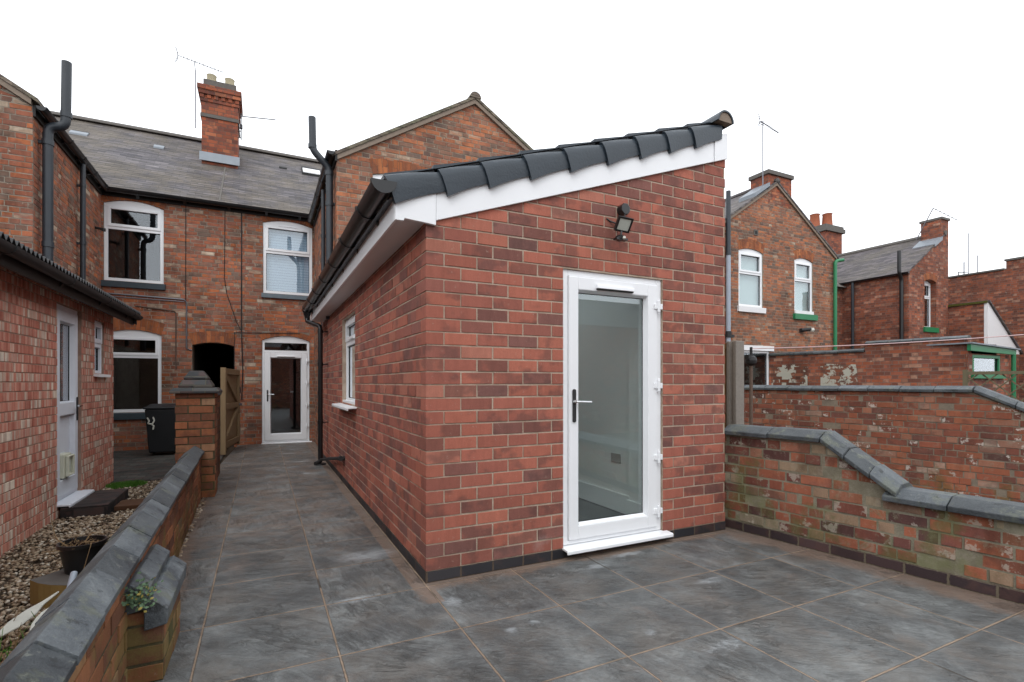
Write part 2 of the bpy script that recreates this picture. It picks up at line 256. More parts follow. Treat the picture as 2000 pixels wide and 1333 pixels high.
def slab_mat():
    n = NT('riven_grey_paving'); P = n.pos(); x, y, z = n.sep(P); S = .5865
    sx = (x + .012) / S; sy = (y + .055) / S; cx = sx.floor(); cy = sy.floor(); fx = sx.fract(); fy = sy.fract()
    rnd = n.white(cx, cy, 1.1); rnd2 = n.white(cx, cy, 6.1)
    wig = (n.noise(P, 25, 3) - .5) * .006
    d = fx.min(1 - fx).min(fy.min(1 - fy)) * S + wig
    joint = (1 - n.step(d, .0030, .0066)) * (n.step(n.noise(P, 5.5, 4, .7), .30, .46) * .65 + .35)
    # riven relief, its grain turned per slab
    vr = n.node('ShaderNodeVectorRotate', rotation_type='Z_AXIS'); n.put(vr.inputs['Vector'], P); n.put(vr.inputs['Angle'], rnd * 1.2 + .35)
    rv = n.vadd(V(n, vr.outputs[0]), n.comb(rnd2 * 9, rnd * 7, 0))
    riv = n.noise(n.vmul(rv, 2.4, 7, 1), 1.7, 9, .68, 1.6)
    rid = (1 - (n.noise(n.vmul(rv, 3.2, 9, 1), 1.9, 6, .62, 1.3) * 2 - 1).abs()).pw(9)
    g = n.noise(P, 170, 4, .75)
    scr = n.noise(n.vmul(rv, 6, 60, 1), 3, 5, .75)
    big = n.noise(n.vadd(P, n.comb(rnd * 5, 0, 0)), 2.2, 5, .65)
    blot = n.noise(n.vadd(P, n.comb(rnd2 * 5, 3, 0)), 3.4, 8, .68, .3)
    fine = n.noise(P, 48, 5, .8)
    c = n.ramp(riv * .16 + big * .32 + blot * .32 + fine * .20, [(.39, (.026, .029, .031)), (.465, (.055, .061, .065)), (.515, (.092, .101, .106)), (.575, (.148, .162, .168)), (.67, (.235, .25, .255))])
    c = n.mix(1, c, (1.22, 1.19, 1.14), 'MULTIPLY')
    line = rid * n.step(n.noise(n.vadd(P, n.comb(rnd * 9, 0, 0)), 3.5, 3), .50, .62)
    c = n.mix(line * .5, c, (.27, .285, .285)); c = n.mix(n.step(n.noise(n.vmul(rv, 2.6, 8, 1), 2.3, 7, .7, 1.0), .56, .64) * .30, c, (.035, .036, .036))  # relief put into the colour: pale ridge highlights, dark streaks
    t = (rnd - .5) * .50 + 1.02; c = n.mix(1, c, n.comb(t, t, t), 'MULTIPLY')
    c = n.mix(n.step(n.noise(n.vadd(P, n.comb(0, rnd * 4, 0)), 1.9, 6, .72), .44, .66) * .45, c, (.135, .112, .090))
    edge = 1 - n.step(fx.min(1 - fx).min(fy.min(1 - fy)) + (n.noise(P, 7, 4, .7) - .5) * .16, .0, .08)
    c = n.mix(edge * .22, c, (.18, .195, .20))  # bluish highlights along the slab edges, put into the colour
    # tan dust left over from the jointing
    du = n.noise(P, 2.4, 6, .7)
    w1 = (1 - n.step(x * -1, 0, .17)) * (x.lt(.02)) * y.gt(-.3)
    w2 = (1 - n.step(y * -1, 0, .20)) * x.gt(-.1)
    rw = (x - 2.68) * .992 + (y - .04) * .1254
    w3 = n.step(rw, -.42, -.03)
    lw = x * -1 - y * .0235 - 1.35
    w4 = n.step(lw, -.12, .08)
    wl = w1.max(w2).max(w3).max(w4)
    dust = n.step(du * .75 + n.noise(P, 38, 4, .8) * .3 + wl * .42 - .03, .60, .84)
    pathy = n.step(y, -.4, 2.2)
    dust = (dust * .85).max(n.step(n.noise(P, 4, 6, .75) + pathy * .17, .54, .80) * .6)
    c = n.mix(dust * .85, c, n.mix(n.noise(P, 18, 3), (.235, .135, .085), (.165, .12, .09)))
    c = n.mix((g - .45).max(0) * 1.1, c, (.24, .235, .22)); c = n.mix((1 - n.step(g, .34, .42)) * .35, c, (.03, .03, .032))
    # pale cement bloom at known spots
    tot = None
    for (px, py, rx, ry) in [(-.25, .68, .30, .17), (-.36, 4.45, .10, .12), (-.5, 6.7, .25, .10), (-.33, 5.6, .2, .08), (1.45, -.13, .24, .05), (1.13, -.23, .12, .06), (.82, -1.1, .05, .04), (.35, -.75, .05, .04), (.05, -.32, .08, .10),
                             (-.42, -.05, .2, .06), (1.62, -.75, .16, .06), (-1.15, -.72, .1, .1), (.21, -.77, .05, .05), (-.55, 5.1, .18, .07), (1.05, -1.35, .2, .07)]:
        ax = (x - px) / rx; ay = (y - py) / ry
        q = n.math('EXPONENT', (ax * ax + ay * ay) * -1)
        tot = q if tot is None else tot.max(q)
    bl = n.step(tot * n.noise(n.vmul(P, 1, 2.0, 1), 9, 8, .8, 1.0) * 2.4 - .1, .42, 1.3)
    c = n.mix(bl * .62, c, (.40, .43, .45))
    jc = n.mix(n.noise(P, 6, 3), (.38, .30, .22), (.29, .19, .13)); jc = n.mix(n.step(n.noise(P, 1.3, 2), .62, .66) * .85, jc, (.02, .02, .015))
    c = n.mix(joint * .92, c, jc)
    n.bump(riv * .8 + line * .5 + fine * .10 + g * .05 - joint * .5, .022, 1)
    return n.fin(c, n.step(riv, .3, .7) * .2 + .33 + dust * .3, .5)
M['slab'] = slab_mat()

def pebble_mat():
    n = NT('pea_gravel'); P = n.pos(); g = n.node('ShaderNodeNewGeometry'); r = V(n, g.outputs['Random Per Island'])
    c = n.ramp(r, [(0, (.07, .05, .034)), (.3, (.20, .135, .085)), (.6, (.32, .24, .155)), (.85, (.42, .34, .25)), (1, (.6, .55, .46))]); return n.fin(c, .6, .35)
M['pebble'] = pebble_mat()
M['soil'] = plain('earth', (.07, .05, .035), .95, .2, 0, 14, .5, .02, 30)
M['pavers'] = brick_mat('grey_block_paving', [(0, (.04, .042, .04)), (1, (.09, .088, .08))], (.03, .03, .022), bw=.2, bh=.1, mt=.006, bond='s', hp=0, stain=(.6, 1.1))
def upvc():
    n = NT('white_upvc'); P = n.pos(); f = (n.noise(P, 3.5, 5, .7) - .5) * .10 + 1
    c = n.mix(1, (.85, .865, .885), n.comb(f, f, f), 'MULTIPLY'); return n.fin(c, .32, .5)
M['upvc'] = upvc()
M['whitepaint'] = plain('white_render', (.78, .78, .79), .7, .3, 0, 6, .06)
M['oldupvc'] = plain('dull_upvc', (.74, .77, .83), .45, .4, 0, 5, .08)
M['soffit'] = plain('soffit_board', (.66, .655, .66), .4, .4, 0, 3, .06)
M['blackpvc'] = plain('black_plastic', (.012, .012, .013), .28, .5, 0, 8, .3)
M['dullblack'] = plain('dusty_black_plastic', (.020, .020, .021), .55, .4, 0, 9, .35)
M['greypipe'] = plain('slate_grey_pipe', (.024, .030, .038), .45, .5, 0, 6, .25)
M['lightpipe'] = plain('grey_pipe', (.33, .37, .43), .5, .4, 0, 7, .15)
M['darkroof'] = plain('anthracite_tile', (.026, .037, .049), .40, .5, 0, 7, .22, .002, 60)
M['darkwood'] = plain('stained_black_board', (.012, .011, .010), .6, .4, 0, 6, .4)
M['sillblue'] = plain('blue_black_sill', (.045, .062, .075), .5, .4, 0, 9, .3, .003, 40)
M['greenpaint'] = plain('green_gloss', (.015, .19, .075), .4, .5, 0, 5, .15)
M['lead'] = plain('lead_flashing', (.22, .245, .275), .5, .5, .2, 7, .2)
M['steel'] = plain('chrome', (.6, .6, .6), .2, .5, 1)
M['alu'] = plain('weathered_aluminium', (.20, .20, .22), .5, .5, .5)
M['darkmetal'] = plain('dark_metal', (.03, .03, .032), .5, .5, .3)
M['rust'] = plain('rusty_iron', (.13, .09, .07), .8, .3, 0, 30, .4)
M['conc'] = plain('concrete', (.24, .215, .19), .9, .2, 0, 35, .2, .004, 90)
M['pot'] = plain('cream_pot', (.42, .37, .25), .8, .3, 0, 12, .2)
M['terracotta'] = plain('terracotta', (.33, .105, .055), .8, .3, 0, 12, .2)
M['cement'] = plain('cement_fillet', (.13, .12, .11), .9, .2, 0, 12, .25)
M['verge'] = plain('verge_mortar', (.24, .19, .15), .9, .2, 0, 20, .25)
M['gasket'] = plain('rubber_gasket', (.010, .010, .010), .6, .3)
M['plaster'] = plain('painted_plaster', (.80, .83, .82), .8, .2)
M['skirt'] = plain('white_gloss_board', (.82, .84, .84), .35, .5)
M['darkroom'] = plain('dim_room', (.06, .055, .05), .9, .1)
M['socket'] = plain('brushed_socket', (.36, .37, .36), .5)
M['intfloor'] = plain('grey_floor', (.10, .11, .11), .5, .4, 0, 3, .2)
M['net'] = plain('net_curtain', (.52, .60, .62), .9, .1, 0, 3, .05)
M['binplastic'] = plain('bin_plastic', (.012, .013, .015), .5, .4, 0, 7, .2)
M['dirtywhite'] = plain('dirty_white_plastic', (.56, .56, .50), .45, .4, 0, 22, .3)
M['cream'] = plain('cream_plastic', (.60, .60, .48), .4, .4)
M['straw'] = plain('dead_stalk', (.30, .20, .11), .9, .1, 0, 15, .3)
M['bark'] = plain('dark_compost', (.035, .022, .018), .95, .1, 0, 60, .6)
M['grass'] = plain('grass_blade', (.085, .21, .03), .7, .2, 0, 12, .4)
M['sedum'] = plain('grey_green_leaf', (.10, .16, .09), .7, .2, 0, 30, .4)
M['yellowleaf'] = plain('yellow_leaf', (.34, .27, .07), .7, .2, 0, 30, .3)
M['mossgreen'] = plain('moss', (.09, .09, .025), .95, .1, 0, 25, .5, .02, 40)
M['line'] = plain('washing_line', (.6, .42, .42), .6, .3)
M['lens'] = plain('lamp_lens', (.55, .58, .52), .15, .6, 0, 60, .1)
def wood(name, a, b):
    n = NT(name); P = n.pos(); f = n.noise(n.vmul(P, 9, 9, .8), 3, 5, .65, .6); return n.fin(n.mix(f, a, b), .75, .25)
M['gatewood'] = wood('treated_softwood', (.19, .125, .065), (.33, .235, .135))
M['fencewood'] = wood('brown_fence_board', (.16, .08, .035), (.25, .14, .06))
M['sleeper'] = wood('rusty_brown_board', (.06, .028, .014), (.12, .055, .028))
M['log'] = wood('split_log', (.22, .15, .05), (.36, .26, .10))
M['trellis'] = wood('weathered_trellis', (.10, .085, .05), (.19, .16, .10))
def blind():
    n = NT('slatted_blind'); _, _, z = n.sep(n.pos()); f = n.step((z / .055).fract(), 0, .5); c = n.mix(f, (.34, .43, .60), (.50, .60, .76)); return n.fin(c, .7, .2)
M['blind'] = blind()
def glass(name, tint, k):
    n = NT(name); t = n.t; t.nodes.remove(n.b)
    tr = n.node('ShaderNodeBsdfTransparent'); tr.inputs[0].default_value = (*tint, 1)
    gl = n.node('ShaderNodeBsdfGlossy'); gl.inputs['Roughness'].default_value = .012; gl.inputs[0].default_value = (.93, .96, 1, 1)
    ge = n.node('ShaderNodeNewGeometry'); dt_ = n.node('ShaderNodeVectorMath', operation='DOT_PRODUCT'); t.links.new(ge.outputs['Incoming'], dt_.inputs[0]); t.links.new(ge.outputs['Normal'], dt_.inputs[1])
    f = ((1 - V(n, dt_.outputs['Value']).abs()).max(0).pw(5) * .96 + .042) * k; f = f.min(1.0)
    # faint waviness of real panes
    bp = n.node('ShaderNodeBump'); bp.inputs['Distance'].default_value = .0006; bp.inputs['Strength'].default_value = .5
    n.put(bp.inputs['Height'], n.noise(n.pos(), 1.8, 1)); t.links.new(bp.outputs[0], gl.inputs['Normal'])
    m = n.node('ShaderNodeMixShader'); n.put(m.inputs[0], f); t.links.new(tr.outputs[0], m.inputs[1]); t.links.new(gl.outputs[0], m.inputs[2]); t.links.new(m.outputs[0], n.out.inputs[0])
    return n.m
M['glass'] = glass('window_glass', (.93, .96, .95), 2.2)
M['glassdark'] = glass('dark_window_glass', (.88, .90, .90), 2.0)

# ------------------------------------------------------------------ mesh builder
ID = Matrix.Identity(4)
class MB:
    """collects faces; T maps local (u, out, z) or plain xyz coordinates to the world"""
    def __init__(s, T=ID): s.v = []; s.f = []; s.mi = []; s.cur = 0; s.T = T; s.flip = T.to_3x3().determinant() < 0
    def add(s, vs, fs):
        o = len(s.v); s.v += [s.T @ Vector(p) for p in vs]
        for f in fs: s.f.append([i + o for i in (reversed(f) if s.flip else f)]); s.mi.append(s.cur)
        return s
    def merge(s, o):
        k = len(s.v); s.f += [[i + k for i in f] for f in o.f]; s.mi += o.mi; s.v += o.v; return s
    def quad(s, a, b, c, d): return s.add([a, b, c, d], [[0, 1, 2, 3]])
    def box(s, x0, x1, y0, y1, z0, z1):
        if x0 > x1: x0, x1 = x1, x0
        if y0 > y1: y0, y1 = y1, y0
        if z0 > z1: z0, z1 = z1, z0
        vs = [(x, y, z) for z in (z0, z1) for y in (y0, y1) for x in (x0, x1)]
        return s.add(vs, [[0, 2, 3, 1], [4, 5, 7, 6], [0, 1, 5, 4], [2, 6, 7, 3], [0, 4, 6, 2], [1, 3, 7, 5]])
    def prism(s, poly, vec):
        """poly: list of 3-D points, extruded by vec"""
        n = len(poly); a = [Vector(p) for p in poly]; b = [p + Vector(vec) for p in a]
        nn = sum(((a[i] - a[0]).cross(a[(i + 1) % n] - a[0]) for i in range(n)), Vector())
        if nn.dot(Vector(vec)) > 0: a.reverse(); b.reverse()
        return s.add(a + b, [list(range(n)), list(range(2 * n - 1, n - 1, -1))] + [[i, i + n, (i + 1) % n + n, (i + 1) % n] for i in range(n)])
    def tube(s, pts, r, seg=10, cap=True, r1=None, bend=0):
        pts = [Vector(p) for p in pts]
        if bend:
            q = [pts[0]]
            for i in range(1, len(pts) - 1):
                a, b, c = pts[i - 1], pts[i], pts[i + 1]; la = min(bend, (a - b).length * .45); lb = min(bend, (c - b).length * .45)
                p0 = b + (a - b).normalized() * la; p2 = b + (c - b).normalized() * lb
                for t in (0, .25, .5, .75, 1): q.append(p0 * (1 - t) ** 2 + b * 2 * t * (1 - t) + p2 * t * t)
            q.append(pts[-1]); pts = q
        vs = []; fs = []; N = len(pts); up = None
        for i, p in enumerate(pts):
            d = (pts[min(i + 1, N - 1)] - pts[max(i - 1, 0)]).normalized()
            if up is None: up = d.orthogonal().normalized()
            up = (up - d * up.dot(d)).normalized(); sd_ = d.cross(up)
            rr = r if r1 is None else r + (r1 - r) * i / (N - 1)
            for k in range(seg):
                a = 2 * math.pi * k / seg; vs.append(p + (up * math.cos(a) + sd_ * math.sin(a)) * rr)
        for i in range(N - 1):
            for k in range(seg):
                k2 = (k + 1) % seg; fs.append([i * seg + k, i * seg + k2, (i + 1) * seg + k2, (i + 1) * seg + k])
        if cap: fs.append(list(range(seg - 1, -1, -1))); fs.append([(N - 1) * seg + k for k in range(seg)])
        return s.add(vs, fs)
    def lathe(s, c, prof, seg=20, sx=1, sy=1):
        vs = []; fs = []; N = len(prof)
        for (r, z) in prof:
            for k in range(seg):
                a = 2 * math.pi * k / seg; vs.append((c[0] + r * math.cos(a) * sx, c[1] + r * math.sin(a) * sy, c[2] + z))
        for i in range(N - 1):
            for k in range(seg):
                k2 = (k + 1) % seg; fs.append([i * seg + k, i * seg + k2, (i + 1) * seg + k2, (i + 1) * seg + k])
        fs.append(list(range(seg - 1, -1, -1))); fs.append([(N - 1) * seg + k for k in range(seg)])
        return s.add(vs, fs)
    def build(s, name, mat, parent=None, smooth=False, bev=0, uvmode='box', **props):
        me = bpy.data.meshes.new(name); W = Vector((0, 0, 0)); p = parent
        while p is not None: W += p.location; p = p.parent
        me.from_pydata([v - W for v in s.v], [], s.f); me.update()
        uvl = me.uv_layers.new(name='UVMap')
        for poly in me.polygons:
            nx, ny, nz = poly.normal; h = math.hypot(nx, ny)
            for li in poly.loop_indices:
                c = me.vertices[me.loops[li].vertex_index].co + W
                if h < .3: u, v = c.x, c.y
                else:
                    tx, ty = -ny / h, nx / h
                    if abs(ty) > abs(tx): tx, ty = (tx, ty) if ty > 0 else (-tx, -ty)
                    elif tx < 0: tx, ty = -tx, -ty
                    u = c.x * tx + c.y * ty; v = c.z / h if abs(nz) > .25 else c.z
                uvl.data[li].uv = (u, v)
        if uvmode == 'soldier':
            for poly in me.polygons:
                for li in poly.loop_indices:
                    u, v = uvl.data[li].uv; uvl.data[li].uv = (v, u)
        for m_ in (mat if isinstance(mat, (tuple, list)) else (mat,)): me.materials.append(M[m_] if isinstance(m_, str) else m_)
        if any(s.mi): me.polygons.foreach_set('material_index', s.mi)
        if smooth:
            for poly in me.polygons: poly.use_smooth = True
        o = bpy.data.objects.new(name, me); COL.objects.link(o)
        if parent is not None: o.parent = parent
        if smooth and smooth != 'all':
            try: me.set_sharp_from_angle(angle=R(40))
            except Exception: pass
        if bev:
            m = o.modifiers.new('bevel', 'BEVEL'); m.width = bev; m.segments = 2; m.limit_method = 'ANGLE'; m.angle_limit = R(40)
        for k, v in props.items(): o[k] = v
        return o
def thing(name, label, cat, loc=(0, 0, 0), group=None):
    o = bpy.data.objects.new(name, None); COL.objects.link(o); o.location = loc; o.empty_display_size = .2
    o['label'] = label; o['category'] = cat
    if group: o['group'] = group
    return o
def frame(origin, u, out):
    u = Vector(u).normalized(); out = Vector(out).normalized(); z = Vector((0, 0, 1)); o = Vector(origin)
    return Matrix(((u.x, out.x, z.x, o.x), (u.y, out.y, z.y, o.y), (u.z, out.z, z.z, o.z), (0, 0, 0, 1)))
def FY(y0): return frame((0, y0, 0), (1, 0, 0), (0, -1, 0))      # wall facing -y: u = x
def FXm(x0): return frame((x0, 0, 0), (0, 1, 0), (-1, 0, 0))     # wall facing -x: u = y
def FXp(x0): return frame((x0, 0, 0), (0, 1, 0), (1, 0, 0))      # wall facing +x: u = y

def arc(op, u):
    h = (op['u1'] - op['u0']) / 2; c = (op['u1'] + op['u0']) / 2
    return op['z1'] + op.get('rise', 0) * (1 - ((u - c) / h) ** 2)
def wall(mb, u0, u1, zb, top, ops=(), reveal=.1):
    """a wall skin in the plane out=0 with openings cut through it and their reveals"""
    if not callable(top):
        if isinstance(top, (int, float)): top = [(u0, top), (u1, top)]
        pts = top
        def tf(u):
            for (a, za), (b, zb_) in zip(pts, pts[1:]):
                if a - 1e-6 <= u <= b + 1e-6: return za + (zb_ - za) * (u - a) / (b - a)
            return pts[-1][1]
    else: tf = top; pts = []
    br = {u0, u1} | {p[0] for p in pts if u0 < p[0] < u1}
    for o in ops:
        k = 10 if o.get('rise') else 1
        for i in range(k + 1): br.add(round(o['u0'] + (o['u1'] - o['u0']) * i / k, 5))
    br = sorted(b for b in br if u0 - 1e-6 <= b <= u1 + 1e-6)
    Q = lambda a, b, a0, b0, a1, b1: mb.quad((a, 0, a0), (b, 0, b0), (b, 0, b1), (a, 0, a1))
    for a, b in zip(br, br[1:]):
        if b - a < 1e-5: continue
        m = (a + b) / 2; ca = cb = zb
        for o in sorted((o for o in ops if o['u0'] < m < o['u1']), key=lambda o: o['z0']):
            if o['z0'] > ca + 1e-5: Q(a, b, ca, cb, o['z0'], o['z0'])
            ta, tb = arc(o, a), arc(o, b); rv = o.get('reveal', reveal)
            mb.quad((a, 0, ta), (b, 0, tb), (b, -rv, tb), (a, -rv, ta))
            if o['z0'] > zb + 1e-5: mb.quad((a, -rv, o['z0']), (b, -rv, o['z0']), (b, 0, o['z0']), (a, 0, o['z0']))
            ca, cb = ta, tb
        Q(a, b, ca, cb, tf(a), tf(b))
    for o in ops:
        rv = o.get('reveal', reveal)
        for u, s_ in ((o['u0'], 1), (o['u1'], -1)):
            p = [(u, 0, o['z0']), (u, 0, o['z1']), (u, -rv, o['z1']), (u, -rv, o['z0'])]
            mb.quad(*(p if s_ > 0 else p[::-1]))
def bricks(mb, u0, u1, zb, top, ops=(), bw=.225, bh=.083, mt=.010, bond='s', proud=.005, jit=.0012, seed=1, start=None, hp=.1, z_off=0, rot=0):
    """every brick of a wall face as a shallow block standing proud of the mortar skin (still one wall mesh)"""
    rd = random.Random(seed); pts = [(u0, top), (u1, top)] if isinstance(top, (int, float)) else top
    def tf(u):
        if u <= pts[0][0]: return pts[0][1]
        for (a, za), (b, zc) in zip(pts, pts[1:]):
            if a <= u <= b: return za + (zc - za) * (u - a) / (b - a)
        return pts[-1][1]
    holes = [(o['u0'], o['u1'], o['z0'], o['z1'] + o.get('rise', 0) + o.get('ring', 0)) for o in ops]
    zt = max(p[1] for p in pts); k0 = mb.cur; mb.cur = 1
    row = int(math.floor((zb + z_off) / bh)); z = row * bh - z_off
    while z < zt:
        ua = u0; seq = 0; hdr_row = bond == 's' and rd.random() < hp
        if start: ua = start(row)
        elif bond == 's': ua = u0 - (bw / 2 if row % 2 else 0)
        else: ua = u0 - (bw * .75 if row % 2 else 0) - rd.uniform(0, .04)
        while ua < u1:
            if bond == 'f': w_ = bw if (seq % 2 == 0) else bw / 2
            else: w_ = bw / 2 if hdr_row else bw
            if bond == 'f' and rd.random() < .12: w_ = bw if w_ < bw else bw / 2
            seq += 1
            j = lambda: rd.uniform(-jit, jit)
            a, b, c, d = max(u0, ua + mt / 2 + j()), min(u1, ua + w_ - mt / 2 + j()), max(zb, z + mt / 2 + j()), z + bh - mt / 2 + j(); ua += w_
            if b - a < .012 or d - c < .012: continue
            pieces = [(a, b, c, d)]
            for (ha, hb, hc, hd) in holes:
                nxt = []
                for (a, b, c, d) in pieces:
                    if b <= ha or a >= hb or d <= hc or c >= hd: nxt.append((a, b, c, d)); continue
                    if a < ha: nxt.append((a, ha - .001, c, d))
                    if b > hb: nxt.append((hb + .001, b, c, d))
                    a2, b2 = max(a, ha), min(b, hb)
                    if c < hc - .012: nxt.append((a2, b2, c, hc - .002))
                    if d > hd + .012: nxt.append((a2, b2, hd + .002, d))
                pieces = nxt
            for (a, b, c, d) in pieces:
                if b - a < .006 or d - c < .006: continue
                da, db = min(d, tf(a) - .002), min(d, tf(b) - .002)
                if da < c + .004 and db < c + .004: continue
                if da < c + .003: t_ = (c + .003 - da) / (db - da); a += (b - a) * t_; da = c + .003
                if db < c + .003: t_ = (c + .003 - db) / (da - db); b += (a - b) * t_; db = c + .003
                if b - a < .01: continue
                p = proud + rd.uniform(-jit, jit); e = .0016
                t1, t2 = rd.uniform(-jit, jit) * .7, rd.uniform(-jit, jit) * .7
                mb.add([(a, -.004, c), (b, -.004, c + t1 * 0), (b, -.004, db), (a, -.004, da), (a, p - e, c), (b, p - e, c), (b, p - e, db), (a, p - e, da), (a + e, p + t1, c + e), (b - e, p + t2, c + e), (b - e, p + t2, db - e), (a + e, p + t1, da - e)],
                       [[8, 9, 10, 11], [4, 5, 9, 8], [5, 6, 10, 9], [6, 7, 11, 10], [7, 4, 8, 11], [0, 1, 5, 4], [1, 2, 6, 5], [2, 3, 7, 6], [3, 0, 4, 7]])
        row += 1; z += bh
    mb.cur = k0
def arch_ring(T, o, h, parent, mat='soldier', name='brick_arch', proud=.004):
    """soldier course over an opening, each brick laid radially"""
    mb = MB(T); n = max(6, int((o['u1'] - o['u0']) / .078)); sp = .06
    c = (o['u0'] + o['u1']) / 2; half = (o['u1'] - o['u0']) / 2
    for i in range(n):
        a = o['u0'] + (o['u1'] - o['u0']) * i / n + .002; b = o['u0'] + (o['u1'] - o['u0']) * (i + 1) / n - .002
        a2 = c + (a - c) * (1 + sp / half); b2 = c + (b - c) * (1 + sp / half)
        pr = proud + random.uniform(0, .003)
        mb.prism([(a, -.02, arc(o, a)), (b, -.02, arc(o, b)), (b2, -.02, arc(o, b) + h), (a2, -.02, arc(o, a) + h)], (0, pr + .02, 0))
    return mb.build(name, mat, parent, uvmode='soldier')

def framed(mb, u0, u1, z0, z1, w, d0, d1, wb=None, wt=None):
    """four mitre-less bars butted end to end"""
    wb = w if wb is None else wb; wt = w if wt is None else wt
    mb.box(u0, u0 + w, d0, d1, z0, z1); mb.box(u1 - w, u1, d0, d1, z0, z1)
    mb.box(u0 + w, u1 - w, d0, d1 - .0005, z0, z0 + wb); mb.box(u0 + w, u1 - w, d0, d1 - .0005, z1 - wt, z1)
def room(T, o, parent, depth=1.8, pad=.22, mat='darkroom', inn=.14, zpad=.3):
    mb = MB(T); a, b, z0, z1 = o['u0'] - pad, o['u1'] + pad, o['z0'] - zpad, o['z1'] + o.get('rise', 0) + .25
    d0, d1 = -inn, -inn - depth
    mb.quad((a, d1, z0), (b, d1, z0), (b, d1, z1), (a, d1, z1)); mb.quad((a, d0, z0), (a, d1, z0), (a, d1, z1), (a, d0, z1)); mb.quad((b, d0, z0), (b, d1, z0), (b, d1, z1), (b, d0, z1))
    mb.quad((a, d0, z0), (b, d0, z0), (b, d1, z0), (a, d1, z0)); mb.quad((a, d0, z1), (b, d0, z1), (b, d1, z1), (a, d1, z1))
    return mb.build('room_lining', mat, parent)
def window(T, o, parent, zt=None, inset=.055, fw=.055, mat='upvc', gl='glassdark', vent=False, backing=None, sill=None, sash=True, roomy=True):
    u0, u1, z0, z1 = o['u0'] + .004, o['u1'] - .004, o['z0'], o['z1']; rise = o.get('rise', 0); d1 = -inset + .03; d0 = -inset - .03
    mb = MB(T); framed(mb, u0, u1, z0, z1, fw, d0, d1)
    if rise:
        k = 12; ps = [(u0, d0, z1)] + [(u0 + (u1 - u0) * i / k, d0, arc(o, u0 + (u1 - u0) * i / k) - .003) for i in range(k + 1)] + [(u1, d0, z1)]
        mb.prism(ps[::-1], (0, d1 - d0 - .001, 0))
    if zt: mb.box(u0 + fw, u1 - fw, d0, d1 - .001, zt - .03, zt + .03)
    fr = mb.build('window_frame', mat, parent, bev=.004)
    lights = [(z0 + fw, (zt - .03) if zt else z1 - fw)] + ([(zt + .03, z1 - fw)] if zt else [])
    for i, (a, b) in enumerate(lights):
        s_ = .04 if (sash and i == len(lights) - 1) else 0
        if s_:
            mb = MB(T); framed(mb, u0 + fw - .008, u1 - fw + .008, a - .008, b + .008, s_ + .008, d0 + .01, d1 + .014)
            mb.build('sash', mat, fr, bev=.003)
        MB(T).box(u0 + fw + s_, u1 - fw - s_, d0 + .02, d0 + .026, a + s_, b - s_).build('pane', gl, fr)
        g = MB(T); framed(g, u0 + fw + s_, u1 - fw - s_, a + s_, b - s_, .007, d0 + .012, d0 + .034); g.build('gasket', 'gasket', fr)
    if vent:
        c = (u0 + u1) / 2; MB(T).box(c - .17, c + .17, d1, d1 + .022, z1 - .045, z1 - .02).build('trickle_vent', mat, fr, bev=.004)
    if backing:
        MB(T).quad((u0, d0 - .05, z0), (u1, d0 - .05, z0), (u1, d0 - .05, z1), (u0, d0 - .05, z1)).build('blind', backing, parent)
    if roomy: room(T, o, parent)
    if sill:
        sm, h, ov = sill
        MB(T).prism([(o['u0'] - ov, -inset, z0 - h), (o['u0'] - ov, .055, z0 - h), (o['u0'] - ov, .06, z0 - .014), (o['u0'] - ov, -inset + .02, z0 + .002), (o['u0'] - ov, -inset, z0 + .002)], (o['u1'] - o['u0'] + 2 * ov, 0, 0)).build('window_sill', sm, parent, bev=.004)
    return fr
def gutter(T, u0, u1, z, parent, r=.057, out=.07, mat='blackpvc', brackets=0, name='gutter'):
    mb = MB(T); pr = [(out - r * math.cos(math.pi * k / 8), z - r * math.sin(math.pi * k / 8)) for k in range(9)]
    pi_ = [(out + (a - out) * .93, z + (b - z) * .93) for a, b in pr]
    n = len(pr)
    vs = [(u0, a, b) for a, b in pr] + [(u1, a, b) for a, b in pr] + [(u0, a, b) for a, b in pi_] + [(u1, a, b) for a, b in pi_]
    fs = []
    for i in range(n - 1): fs += [[i, i + 1, n + i + 1, n + i], [2 * n + i, 3 * n + i, 3 * n + i + 1, 2 * n + i + 1], [i, 2 * n + i, 2 * n + i + 1, i + 1], [n + i, n + i + 1, 3 * n + i + 1, 3 * n + i]]
    fs += [[0, n, 3 * n, 2 * n], [n - 1, 3 * n - 1, 4 * n - 1, 2 * n - 1]]
    mb.add(vs, fs)
    for u in (u0, u1): mb.prism([(u, a, b) for a, b in pr], (.004 if u == u0 else -.004, 0, 0))
    g = mb.build(name, mat, parent, smooth=True)
    for i in range(brackets):
        u = u0 + (u1 - u0) * (i + .6) / brackets; b = MB(T)
        p2 = [(out + (a - out) * 1.14, z + (q - z) * 1.14 + .004) for a, q in pr]
        for j in range(n - 1):
            b.prism([(u, *pr[j]), (u, *pr[j + 1]), (u, *p2[j + 1]), (u, *p2[j])], (.045, 0, 0))
        b.prism([(u, 0, z - r * 1.5), (u, out - r + .02, z - r * .9), (u, out - r + .01, z - .005), (u, 0, z - .005)], (.045, 0, 0))
        b.build('gutter_bracket', mat, g)
    return g
